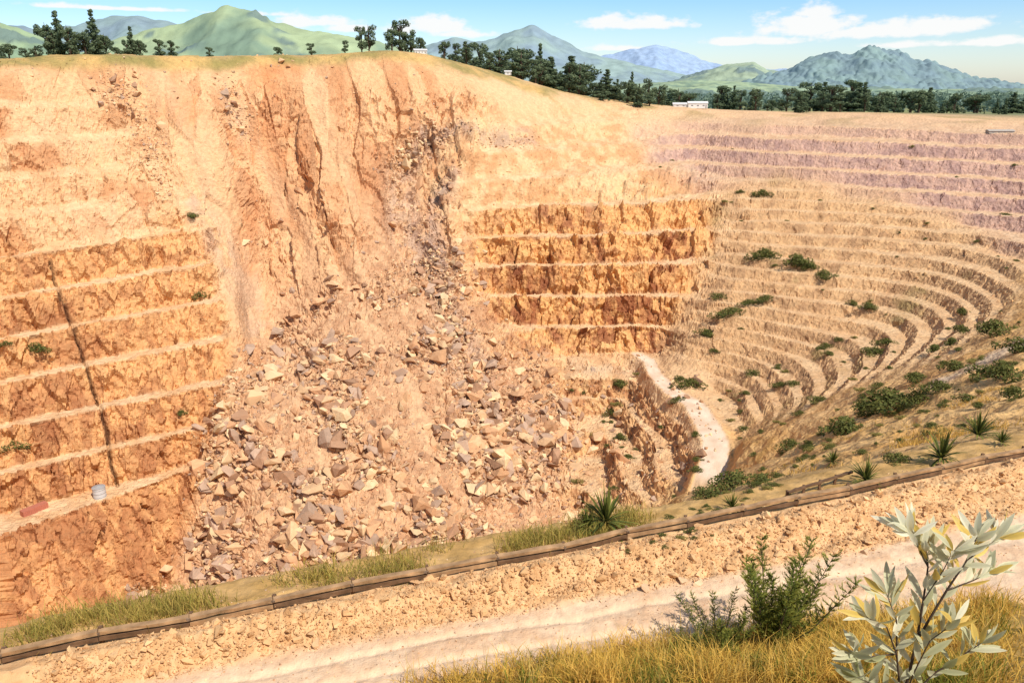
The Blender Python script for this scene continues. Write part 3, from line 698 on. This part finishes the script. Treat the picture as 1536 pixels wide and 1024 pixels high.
hill('hill',[(100,90),(170,62),(230,46),(280,36),(315,20),(350,8),(385,17),(420,34),(470,44),(520,54),(580,66),(650,84),(720,100)],3300,lin(168,184,118,.8),lin(108,134,88,.8),depth=.25,rough_=.03,seed=3,haze=.18,woods=14)
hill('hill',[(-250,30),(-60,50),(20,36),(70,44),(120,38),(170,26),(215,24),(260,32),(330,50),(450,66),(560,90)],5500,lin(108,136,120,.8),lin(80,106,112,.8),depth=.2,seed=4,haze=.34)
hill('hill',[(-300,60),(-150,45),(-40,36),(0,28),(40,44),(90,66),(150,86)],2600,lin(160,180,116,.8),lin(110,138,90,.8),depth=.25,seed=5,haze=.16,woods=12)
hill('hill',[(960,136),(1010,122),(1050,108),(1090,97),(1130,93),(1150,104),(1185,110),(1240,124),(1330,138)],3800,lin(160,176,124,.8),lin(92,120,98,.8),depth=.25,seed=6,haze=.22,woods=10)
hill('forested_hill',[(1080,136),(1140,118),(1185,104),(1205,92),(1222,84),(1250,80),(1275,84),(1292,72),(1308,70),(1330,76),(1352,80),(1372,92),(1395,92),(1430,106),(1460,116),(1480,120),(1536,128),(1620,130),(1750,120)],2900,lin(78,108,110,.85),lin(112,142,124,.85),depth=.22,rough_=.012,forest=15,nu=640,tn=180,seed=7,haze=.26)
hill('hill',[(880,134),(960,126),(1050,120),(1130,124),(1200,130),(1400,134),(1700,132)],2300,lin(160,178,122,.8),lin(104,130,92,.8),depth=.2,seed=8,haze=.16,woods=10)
print('hills',time.time()-T0)

# ---------------------------------------------------------------- shrubs on slopes
def bush_mesh(seed,cA,cB,n=9,nper=110,size=.07):
    r=np.random.default_rng(seed); cen=[];rad=[]
    for k_ in range(n):
        a=r.uniform(0,6.28);q_=r.uniform(0,.75); cen.append((q_*math.cos(a)*1.2,q_*math.sin(a),r.uniform(.15,.55)*(1.1-q_*.6))); rad.append(r.uniform(.25,.44))
    v_,q_,c_=leafcloud(cen,rad,nper,size,cA,cB,seed); return mesh_np('shrub',v_,quads=q_,colr=c_,mats=[m_leaf],smooth=False)
BM=[bush_mesh(i,lin(62,76,40,.9),lin(130,132,68,.9)) for i in range(4)]+[bush_mesh(10+i,lin(112,110,60,.9),lin(172,160,90,.9)) for i in range(2)]
def shrub(u,v,px,kind=None,wide=1.2,lab='dark green shrub on the sandy pit slope'):
    p=anchor(u,v); d=p[1]*C-p[2]*S; r_=px*.53*d/F
    o=obj('shrub',BM[rng.integers(0,4) if kind is None else kind],label=lab,category='shrub',group='shrubs on the pit slopes')
    o.location=(p[0],p[1],p[2]-.1*r_); o.scale=(r_*wide,r_,r_*1.05); o.rotation_euler=(0,0,rng.uniform(-.5,.5))
for t in [(1265,645,68,1.2),(1345,612,76,1.5),(1310,618,56,1.2),(1378,605,50,1.2),(1185,670,38,1),(1100,728,66,1.5),(1060,744,40,1.2),(1140,722,40,1.3),(1040,578,36,1.3),(1020,568,20,1),(1150,385,42,1.1),(1195,395,46,1.1),(1212,400,28,1),(1240,415,34,1.1),(1145,292,28,1.2),(1110,288,14,1),(1410,585,46,1.4),(1500,498,56,1.3),(1530,525,56,1.3),(1480,565,52,1.3),(1520,565,56,1.3),(1530,595,50,1),(1500,552,40,1.2),(1430,552,40,1.3),(1240,520,22,1.2),(1150,450,26,1.6),(1080,445,22,1.4),(1100,470,32,2),(1060,500,24,1.6),(1125,455,22,1.5),(1300,460,26,1.3),(1280,455,20,1),(1445,470,26,.8),(1440,495,30,.8),(1425,515,32,.9),(1400,525,32,1.1),(1310,530,32,1.3),(50,525,34,1.7),(10,518,20,1),(20,672,40,1.5),(300,445,30,.9),(275,620,18,1),(930,575,24,1.3),(915,620,28,1),(930,655,24,1),(885,762,20,1),(1345,692,42,1),(1130,560,22,1.4),(1190,575,20,1.3),(1330,515,28,1.3),(290,325,18,1.2),(1380,570,34,1.5),(1450,600,30,1.4),(1400,640,22,1.4),(1230,600,24,1.6)]:
    shrub(t[0],t[1],t[2],wide=t[3])
for a in pick(M['G']*(R>90)*(.4+sstep(-.2,.4,rough))*.7+M['E']*.6*(.3+sstep(0,.6,big))+M['D']*.06+M['F']*.25,200):
    shrub(U1[a],V1[a],rng.uniform(7,20) if V1[a]>500 else rng.uniform(4,11),kind=int(rng.integers(0,6)),wide=rng.uniform(1,1.6),lab='small olive shrub growing on a pit bench')
def spiky(seed,n=70):
    r=np.random.default_rng(seed);Vs=[];Q=[];Cc=[]
    for k_ in range(n):
        a=r.uniform(0,6.28);e=r.uniform(.15,1.45);L_=r.uniform(.7,1.1);d=np.array([math.cos(a)*math.cos(e),math.sin(a)*math.cos(e),math.sin(e)])
        sd=np.array([-math.sin(a),math.cos(a),0])*.035
        cc_=lin(72,88,42,.9)*(1-.5*r.random())+lin(170,166,76,.9)*.6*r.random()
        pts=[]
        for t in (0,.35,.7,1): 
            p=np.array([0,0,.15])+d*L_*t-np.array([0,0,.35])*t*t*math.cos(e); wf=[.6,1,.7,.05][int(round(t*3))] if t<1 else .05
            pts+= [p-sd*wf,p+sd*wf]
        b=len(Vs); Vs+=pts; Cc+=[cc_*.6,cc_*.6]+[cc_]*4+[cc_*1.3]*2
        for j in range(3): Q.append((b+2*j,b+2*j+1,b+2*j+3,b+2*j+2))
    return mesh_np('spiky_plant',Vs,quads=Q,colr=Cc,mats=[m_leaf])
SP=[spiky(i) for i in range(3)]
for k_,(u,v,px) in enumerate([(908,790,66),(1410,692,52),(1465,657,46),(1300,724,44),(1250,694,24),(1500,667,26),(1100,764,30),(880,796,40)]):
    p=anchor(u,v); d=p[1]*C-p[2]*S; r_=px*d/F
    o=obj('spiky_plant',SP[k_%3],label='green sword-leaved plant on the pit edge behind the rail',category='plant',group='sword-leaved plants on the pit edge'); o.location=p; o.scale=(r_*.85,r_*.85,r_)

# ---------------------------------------------------------------- timber rail fence
def wood(name,t): return mat_attr(name,attr=None,tint=t,bumps=[('n',6.,.02)],var=.35,vscale=2.,rough=.85)
m_w1=wood('weathered_timber',(.40,.24,.12)); m_w2=wood('dark_timber',(.17,.095,.05)); m_met=mat_attr('rusty_metal',attr=None,tint=(.22,.15,.1),rough=.6,var=.15)
def beam(name,p0,p1,w_,h_,mat,parent,bev=.01,label=None):
    p0=Vector(p0);p1=Vector(p1);L_=(p1-p0).length
    bm=bmesh.new();bmesh.ops.create_cube(bm,size=1);bmesh.ops.scale(bm,vec=(L_,w_,h_),verts=bm.verts)
    bmesh.ops.subdivide_edges(bm,edges=[e for e in bm.edges if abs(e.verts[0].co.x-e.verts[1].co.x)>.1],cuts=5)
    for v_ in bm.verts: v_.co.y+=rng.normal(0,.01);v_.co.z+=rng.normal(0,.01)
    me=bpy.data.meshes.new(name);bm.to_mesh(me);bm.free();me.materials.append(mat)
    o=obj(name,me,parent=parent); d=(p1-p0).normalized()
    o.rotation_euler=d.to_track_quat('X','Z').to_euler(); o.location=(p0+p1)/2-(parent.location if parent else Vector())
    return o
rail=obj('guard_rail',None,label='low weathered timber guard rail along the pit edge',category='fence'); rail.location=(fw[3][0],fw[3][1],ZP)
fxs=[p[0] for p in fw];fys=[p[1] for p in fw]
xs=np.arange(fw[0][0],fw[-1][0]-2,2.6)
pts=[(x_,float(np.interp(x_,fxs,fys))-.02+rng.normal(0,.03),ZP+.47+rng.normal(0,.06)) for x_ in xs]
for k_ in range(len(pts)-1):
    a=Vector(pts[k_]);b=Vector(pts[k_+1]); dd=(b-a).normalized(); g=dd*.012
    beam('top_rail',a+g+Vector((0,0,.46)),b-g+Vector((0,0,.46+rng.normal(0,.02))),.22,.12,m_w1,rail)
    beam('lower_rail',a+g+Vector((0,-.03,.22)),b-g+Vector((0,-.03,.22)),.10,.15,m_w2 if k_%3 else m_w1,rail)
    beam('post',a+Vector((0,.17,-.3)),a+Vector((0,.17,.55)),.12,.12,m_w2,rail)
    beam('bracket',a+Vector((-.10,-.122,.46)),a+Vector((.10,-.122,.46)),.02,.09,m_met,rail)
r2_=obj('guard_rail',None,label='short broken timber rail on the grassy slope',category='fence'); pa=anchor(1182,750);pb=anchor(1275,718); r2_.location=pa
va=Vector(pa);vb=Vector(pb); n2=4
for k_ in range(n2):
    a=va.lerp(vb,k_/n2);b=va.lerp(vb,(k_+1)/n2)
    beam('top_rail',a+Vector((0,0,.45)),b+Vector((0,0,.45))*.998,.12,.10,m_w2,r2_); beam('post',a+Vector((0,.1,-.3)),a+Vector((0,.1,.5)),.1,.1,m_w2,r2_)

# ---------------------------------------------------------------- feathery sapling and pale-leaved shrub
def feathery(name,u,px_h,Yd,stems,seed,lab,wide=.55):
    r=np.random.default_rng(seed); z0=-15
    for _ in range(3): x_=(u-768)/F*(Yd*C-z0*S); z0=ground_at(x_,Yd)
    z_=z0; d=Yd*C-z_*S; H_=px_h*d/F
    parts=[];V_=[];C_=[]
    for k_ in range(stems):
        a=r.uniform(0,6.28);sp=r.uniform(.03,wide);hh=H_*r.uniform(.5,1.0)*(1-.5*sp)
        tip=np.array([math.cos(a)*sp*H_,math.sin(a)*sp*H_,hh]); mid=tip*.5+np.array([0,0,-.10*H_*sp/.5]); path=[np.zeros(3),mid,tip]; parts.append(tube(path,[.03*H_/3,.018*H_/3,.005],5))
        for t in np.linspace(.2,1,20):
            p=(1-t)**2*path[0]+2*t*(1-t)*mid*1.0+t*t*tip
            for j in range(4):
                aa=r.uniform(0,6.28); L_=.20*H_*(1.1-.8*t)*r.uniform(.4,1.1); dv=np.array([math.cos(aa),math.sin(aa),.8]); dv/=np.linalg.norm(dv)
                n_=20; tt=r.random(n_); pp=p+dv*L_*tt[:,None]; ld=dv+r.normal(0,.35,(n_,3))+np.array([0,0,.3]); ld/=np.linalg.norm(ld,axis=1)[:,None]
                sd=np.cross(ld,r.normal(size=(n_,3))); sd/=np.linalg.norm(sd,axis=1)[:,None]; l_=.09*H_/4*r.uniform(.7,1.6,n_)[:,None]; w_=.010*H_/4
                V_.append(np.stack([pp-sd*w_,pp+sd*w_,pp+ld*l_+sd*w_*.3,pp+ld*l_-sd*w_*.3],1).reshape(-1,3))
                cc_=(lin(100,118,52,.9)*(1-tt[:,None]*.8)+lin(196,194,94,.92)*tt[:,None]*.8)*r.uniform(.75,1.25,(n_,1)); C_.append(np.repeat(cc_,4,0))
    V_=np.concatenate(V_);C_=np.concatenate(C_);o_=np.arange(len(V_)//4)*4
    e=obj(name,None,label=lab,category='shrub'); e.location=(x_,Yd,z_-.05)
    tv,tf=join(parts); obj('stem',mesh_np('stem',tv,quads=tf,mats=[m_bark]),parent=e); obj('foliage',mesh_np('foliage',V_,quads=np.stack([o_,o_+1,o_+2,o_+3],-1),colr=C_,mats=[m_leaf],smooth=False),parent=e)
feathery('pine_sapling',1155,212,21.5,16,6,'bushy green feathery sapling beside the dirt path',wide=.48)
feathery('pine_sapling',1080,122,21.5,13,8,'low dark green sapling at the edge of dry grass',wide=.58)
feathery('pine_sapling',1030,70,21.2,9,9,'small green sapling half hidden in dry grass',wide=.6)

m_pale=mat_attr('pale_leaf',var=.08,vscale=6,transl=.4,rough=.5,spec=.4)
def pale_shrub():
    r=np.random.default_rng(12); Y0=3.4
    e=obj('pale_leaved_shrub',None,label='shrub with pale cream leaves on dark stems above dry grass',category='shrub')
    base=Vector((at(1360,1024,Y0)[0],Y0,ground_at(at(1360,1024,Y0)[0],Y0))); e.location=base
    def W(u,v,dy=0): return np.array(at(u,v,Y0+dy))-np.array(base)
    stems=[([(1352,1060),(1375,960),(1420,885),(1450,840),(1465,805)],0,.010),([(1375,960),(1385,900),(1392,850),(1388,815)],.06,.007),([(1352,1060),(1345,980),(1330,940),(1300,925)],-.08,.007),
           ([(1420,885),(1460,870),(1490,855)],.12,.005),([(1352,1060),(1400,1010),(1440,985),(1470,965)],-.05,.007),([(1345,980),(1300,985),(1275,978)],-.1,.005),([(1392,850),(1370,805),(1360,795)],.02,.004),([(1345,985),(1345,930),(1330,890)],.05,.005),
           ([(1450,840),(1485,815),(1500,805)],.05,.004),([(1352,1060),(1370,1010),(1395,960),(1430,935)],-.12,.006),([(1352,1060),(1320,1030),(1285,1015)],-.1,.006),([(1385,900),(1415,855),(1430,825)],-.05,.004)]
    main=(0,2,4,9,10)
    parts=[];V_=[];F_=[];C_=[]
    def leaf(p,d,L_,w_,cc_,roll):
        d=d/np.linalg.norm(d); sd=np.cross(d,np.array([0,-1,.3])); sd/=np.linalg.norm(sd); nr=np.cross(sd,d); sd=sd*math.cos(roll)+nr*math.sin(roll); nr=np.cross(sd,d)
        b=len(V_); prof_=[(0,.06),(.15,.45),(.35,.9),(.55,1),(.75,.75),(.9,.38),(1,.02)]
        for t,wf in prof_:
            cpt=p+d*L_*t+nr*(-.16*L_*t*t); 
            V_.extend([cpt-sd*w_*wf+nr*w_*wf*.3,cpt,cpt+sd*w_*wf+nr*w_*wf*.3]); C_.extend([cc_,cc_*.8,cc_])
        for j in range(len(prof_)-1):
            F_.append((b+3*j,b+3*j+1,b+3*j+4,b+3*j+3));F_.append((b+3*j+1,b+3*j+2,b+3*j+5,b+3*j+4))
    zt_=W(1400,800)[2]; zb_=W(1400,1010)[2]
    for si,(pp,dy,rad) in enumerate(stems):
        P_=[W(u,v,dy*(k_/len(pp))) for k_,(u,v) in enumerate(pp)]
        if si in main: P_=[np.array([0,0,0])+r.normal(0,.02,3)]+P_
        fine_=[]
        for k_ in range(len(P_)-1):
            for t in np.linspace(0,1,6,endpoint=False): fine_.append(P_[k_]*(1-t)+P_[k_+1]*t)
        fine_.append(P_[-1]); parts.append(tube(fine_,np.linspace(rad,rad*.35,len(fine_)),6))
        n_=len(fine_); st=7 if si in main else 1
        for k_ in range(st,n_):
            tdir=fine_[k_]-fine_[k_-1]; tdir/=np.linalg.norm(tdir)
            if k_<n_-4 and r.random()<.15: continue
            for j in range(1 if k_<n_-4 else 3):
                sgn=1 if (k_+j)%2 else -1
                d=tdir*r.uniform(.6,1.1)+np.array([sgn*r.uniform(.3,1.1),r.normal(0,.5),r.uniform(-.1,.5)])
                hfrac=np.clip((fine_[k_][2]-zb_)/(zt_-zb_),0,1)
                t_=np.clip(r.random()*.5+.45*(1-hfrac)-.1,0,1); cc_=lin(255,248,216,1.0)*(1-t_)+lin(166,172,96,.9)*t_
                if r.random()<.18: cc_=lin(244,210,110,.95)
                leaf(fine_[k_],d,r.uniform(.11,.18),r.uniform(.013,.020),cc_,r.normal(0,.6))
    tv,tf=join(parts); obj('stem',mesh_np('stem',tv,quads=tf,mats=[m_bark]),parent=e)
    obj('leaves',mesh_np('leaves',V_,quads=F_,colr=C_,mats=[m_pale]),parent=e)
pale_shrub()
print('plants',time.time()-T0)

# ---------------------------------------------------------------- buildings and equipment
def box(name,c0,sz_,mat,parent,rot=0):
    bm=bmesh.new();bmesh.ops.create_cube(bm,size=1);bmesh.ops.scale(bm,vec=sz_,verts=bm.verts); bmesh.ops.bevel(bm,geom=bm.edges[:],offset=min(sz_)*.04,segments=1,affect='EDGES')
    me=bpy.data.meshes.new(name);bm.to_mesh(me);bm.free();me.materials.append(mat); o=obj(name,me,parent=parent);o.location=c0; return o
def flatm(name,t,r_=.6): return mat_attr(name,attr=None,tint=t,rough=r_,var=.08,vscale=1.)
m_white=flatm('white_paint',(.74,.71,.66)); m_roof=flatm('roof_metal',(.6,.58,.55)); m_glass=flatm('dark_glass',(.22,.22,.22),.3); m_red=flatm('red_paint',(.46,.16,.10)); m_grey=flatm('grey_metal',(.35,.33,.31)); m_tan=flatm('tan_cladding',(.42,.36,.30))
def house(name,u,Yd,L_,W_,H_,roofm,lab,rot=0,nwin=4,sink=.3,dz=0,wallm=None):
    x_=at(u,130,Yd)[0]; e=obj(name,None,label=lab,category='building'); e.location=(x_,Yd,ground_at(x_,Yd)+dz-sink); e.rotation_euler=(0,0,rot)
    box('wall',(0,0,H_/2),(L_,W_,H_),wallm or m_white,e)
    rh=W_*.22; ov=.5
    V_=[(-L_/2-ov,-W_/2-ov,H_+.02),(L_/2+ov,-W_/2-ov,H_+.02),(L_/2+ov,W_/2+ov,H_+.02),(-L_/2-ov,W_/2+ov,H_+.02),(-L_/2-ov,0,H_+rh),(L_/2+ov,0,H_+rh)]
    me=bpy.data.meshes.new('roof'); me.from_pydata(V_,[],[(0,1,5,4),(2,3,4,5),(0,4,3),(1,2,5),(3,2,1,0)]);me.materials.append(roofm);obj('roof',me,parent=e)
    for k_ in range(nwin): box('window',(-L_/2+(k_+.7)*L_/(nwin+.4),-W_/2-.03,H_*.58),(L_/(nwin+1)*.4,.08,H_*.22),m_glass,e)
    box('door',(L_/2-L_*.08,-W_/2-.035,H_*.36),(L_*.07,.09,H_*.7),m_grey,e)
house('farmhouse',632,612,9,6,2.8,m_roof,'white farmhouse with pale roof among trees on the rim',rot=.25,dz=0.3)
house('warehouse',1048,745,17,8,4.4,m_white,'long white industrial shed beside the treeline',rot=-.1,nwin=3,dz=.6)
house('warehouse',1022,760,13,8,2.6,m_roof,'low pale shed next to a larger white shed',rot=-.1,nwin=2,dz=.3)
house('cottage',762,655,5,4,2.6,m_white,'small white cottage on the grassy rim',nwin=1,dz=.3)
house('mine_office',1512,590,18,5,1.8,m_tan,'low grey mine building on the far rim',nwin=4,dz=-.4,wallm=m_tan)
def tank(u,v,px,zl):
    p=np.array(atz(u,v,zl)); p[2]=ground_at(p[0],p[1])-.1; d=p[1]*C-p[2]*S; r_=px*.5*d/F; e=obj('water_tank',None,label='pale cylindrical water tank on a pit bench',category='tank'); e.location=p
    bm=bmesh.new(); bmesh.ops.create_cone(bm,segments=28,radius1=r_,radius2=r_,depth=r_*1.9,cap_ends=True); 
    me=bpy.data.meshes.new('tank_body');bm.to_mesh(me);bm.free();me.materials.append(m_roof);o=obj('tank_body',me,parent=e);o.location=(0,0,r_*.95)
    bm=bmesh.new(); bmesh.ops.create_cone(bm,segments=28,radius1=r_*1.06,radius2=r_*.1,depth=r_*.25,cap_ends=True)
    me=bpy.data.meshes.new('roof');bm.to_mesh(me);bm.free();me.materials.append(m_grey);o=obj('roof',me,parent=e);o.location=(0,0,r_*2.03)
    for k_ in range(3):
        bm=bmesh.new(); bmesh.ops.create_cone(bm,segments=28,radius1=r_*1.03,radius2=r_*1.03,depth=r_*.07,cap_ends=True); me=bpy.data.meshes.new('band');bm.to_mesh(me);bm.free();me.materials.append(m_grey);o=obj('band',me,parent=e);o.location=(0,0,r_*(.3+.65*k_))
tank(150,744,18,-164.6)
def container(u,v,px,mat,lab,rot,zl):
    p=np.array(atz(u,v,zl)); p[2]=ground_at(p[0],p[1])-.05; d=p[1]*C-p[2]*S; L_=px*d/F; e=obj('shipping_container',None,label=lab,category='container'); e.location=p; e.rotation_euler=(0,0,rot)
    bm=bmesh.new();bmesh.ops.create_cube(bm,size=1);bmesh.ops.scale(bm,vec=(L_,L_*.3,L_*.26),verts=bm.verts)
    for k_ in range(14):
        g=bmesh.ops.create_cube(bm,size=1); bmesh.ops.scale(bm,vec=(L_*.03,L_*.32,L_*.21),verts=g['verts']); bmesh.ops.translate(bm,vec=(L_*(-.46+k_*.07),0,0),verts=g['verts'])
    me=bpy.data.meshes.new('container_body');bm.to_mesh(me);bm.free();me.materials.append(mat);o=obj('container_body',me,parent=e);o.location=(0,0,L_*.13)
    box('door',(L_*.505,0,L_*.13),(L_*.01,L_*.26,L_*.22),m_grey,e)
container(52,766,36,m_red,'rusty red container on a dusty pit bench',.98,-164.6)

# ---------------------------------------------------------------- world, sun, camera
sd_=Vector((.40,-.48,.78)).normalized()
elv=math.asin(sd_.z); az=math.atan2(sd_.x,sd_.y)
wd=bpy.data.worlds.new('World');scn.world=wd;wd.use_nodes=True;nt=wd.node_tree;nt.nodes.clear();L=nt.links
out=N(nt,'ShaderNodeOutputWorld');bg=N(nt,'ShaderNodeBackground');bg.inputs[1].default_value=.125;L.new(bg.outputs[0],out.inputs[0])
sky=N(nt,'ShaderNodeTexSky');sky.sky_type='NISHITA';sky.sun_disc=False;sky.sun_elevation=elv;sky.sun_rotation=az%(2*math.pi);sky.dust_density=.6;sky.ozone_density=1.6
tc=N(nt,'ShaderNodeTexCoord');sp=N(nt,'ShaderNodeSeparateXYZ');L.new(tc.outputs['Generated'],sp.inputs[0])
def mth(op,a,b=None,c_=None,clamp=False):
    nd=N(nt,'ShaderNodeMath',operation=op,use_clamp=clamp)
    for i,x_ in enumerate((a,b,c_)):
        if x_ is None: continue
        if isinstance(x_,(int,float)): nd.inputs[i].default_value=x_
        else: L.new(x_,nd.inputs[i])
    return nd.outputs[0]
AZ=mth('ARCTAN2',sp.outputs[0],sp.outputs[1]); EL=mth('ARCSINE',sp.outputs[2])
def uv2ae(u,v): 
    p=at(u,v,1.0); return math.atan2(p[0],1.0),math.asin(p[2]/math.sqrt(p[0]**2+1+p[2]**2))
cmb=N(nt,'ShaderNodeCombineXYZ');L.new(mth('MULTIPLY',AZ,1.0),cmb.inputs[0]);L.new(mth('MULTIPLY',EL,2.0),cmb.inputs[1])
cn=N(nt,'ShaderNodeTexNoise');cn.inputs['Scale'].default_value=34;cn.inputs['Detail'].default_value=8;cn.inputs['Roughness'].default_value=.6;L.new(cmb.outputs[0],cn.inputs[0])
tot=None
for u,v,su,sv,am in [(1215,42,95,26,1.05),(1310,50,120,18,1.0),(1400,44,110,19,.98),(1225,20,50,18,.95),(1120,64,110,10,.9),(960,38,90,14,.95),(915,32,45,12,.9),(655,42,60,22,1.0),(690,52,60,10,.85),(610,46,50,12,.8),(470,34,75,13,.95),(520,44,60,10,.8),(180,14,150,6,.85),(90,10,80,7,.75),(925,74,60,7,.85),(1500,64,110,11,.88),(1380,68,100,9,.8),(330,20,80,5,.6),(400,22,60,6,.7)]:
    a0,e0=uv2ae(u,v); a1,_=uv2ae(u+su,v); _,e1=uv2ae(u,v-sv)
    x1=mth('MULTIPLY',mth('SUBTRACT',AZ,a0),1/(a1-a0)); x2=mth('MULTIPLY',mth('SUBTRACT',EL,e0),1/(e1-e0))
    x2=mth('MULTIPLY',x2,mth('ADD',1.0,mth('LESS_THAN',x2,0.0)))
    g=mth('MULTIPLY',mth('EXPONENT',mth('MULTIPLY',mth('ADD',mth('MULTIPLY',x1,x1),mth('MULTIPLY',x2,x2)),-1.0)),am)
    tot=g if tot is None else mth('MAXIMUM',tot,g)
cm=mth('ADD',mth('MULTIPLY',cn.outputs[0],1.7),tot)
cr=N(nt,'ShaderNodeMapRange',interpolation_type='SMOOTHSTEP');cr.inputs['From Min'].default_value=1.12;cr.inputs['From Max'].default_value=1.6;L.new(cm,cr.inputs[0])
cfac=mth('MULTIPLY',cr.outputs[0],.95)
tr=N(nt,'ShaderNodeValToRGB');L.new(mth('MULTIPLY',EL,4.0,clamp=True),tr.inputs[0])
tr.color_ramp.elements[0].position=0;tr.color_ramp.elements[0].color=(1.35,1.37,1.5,1);tr.color_ramp.elements[1].position=.42;tr.color_ramp.elements[1].color=(.70,1.02,1.36,1)
e_=tr.color_ramp.elements.new(1.0);e_.color=(1.1,1.1,1.1,1)
mu_=N(nt,'ShaderNodeMix',data_type='RGBA',blend_type='MULTIPLY');mu_.inputs[0].default_value=1;L.new(sky.outputs[0],mu_.inputs[6]);L.new(tr.outputs[0],mu_.inputs[7])
mc=N(nt,'ShaderNodeMix',data_type='RGBA');L.new(cfac,mc.inputs[0]);L.new(mu_.outputs[2],mc.inputs[6]);mc.inputs[7].default_value=(7.9,7.9,7.8,1)
L.new(mc.outputs[2],bg.inputs[0])
sl=bpy.data.lights.new('sun','SUN');sl.energy=5.0;sl.angle=math.radians(.5);sl.color=(1,.94,.85);so=bpy.data.objects.new('sun',sl);col.objects.link(so);so.rotation_euler=sd_.to_track_quat('Z','Y').to_euler();so.location=(0,0,50)
cam=bpy.data.cameras.new('camera');cam.sensor_width=36;cam.lens=F/1536*36;cam.clip_end=40000;cam.clip_start=.1
co=bpy.data.objects.new('camera',cam);col.objects.link(co);co.rotation_euler=(math.pi/2-TH,0,0);scn.camera=co
scn.view_settings.view_transform='Standard';scn.view_settings.look='None';scn.view_settings.exposure=0
print('done',time.time()-T0)
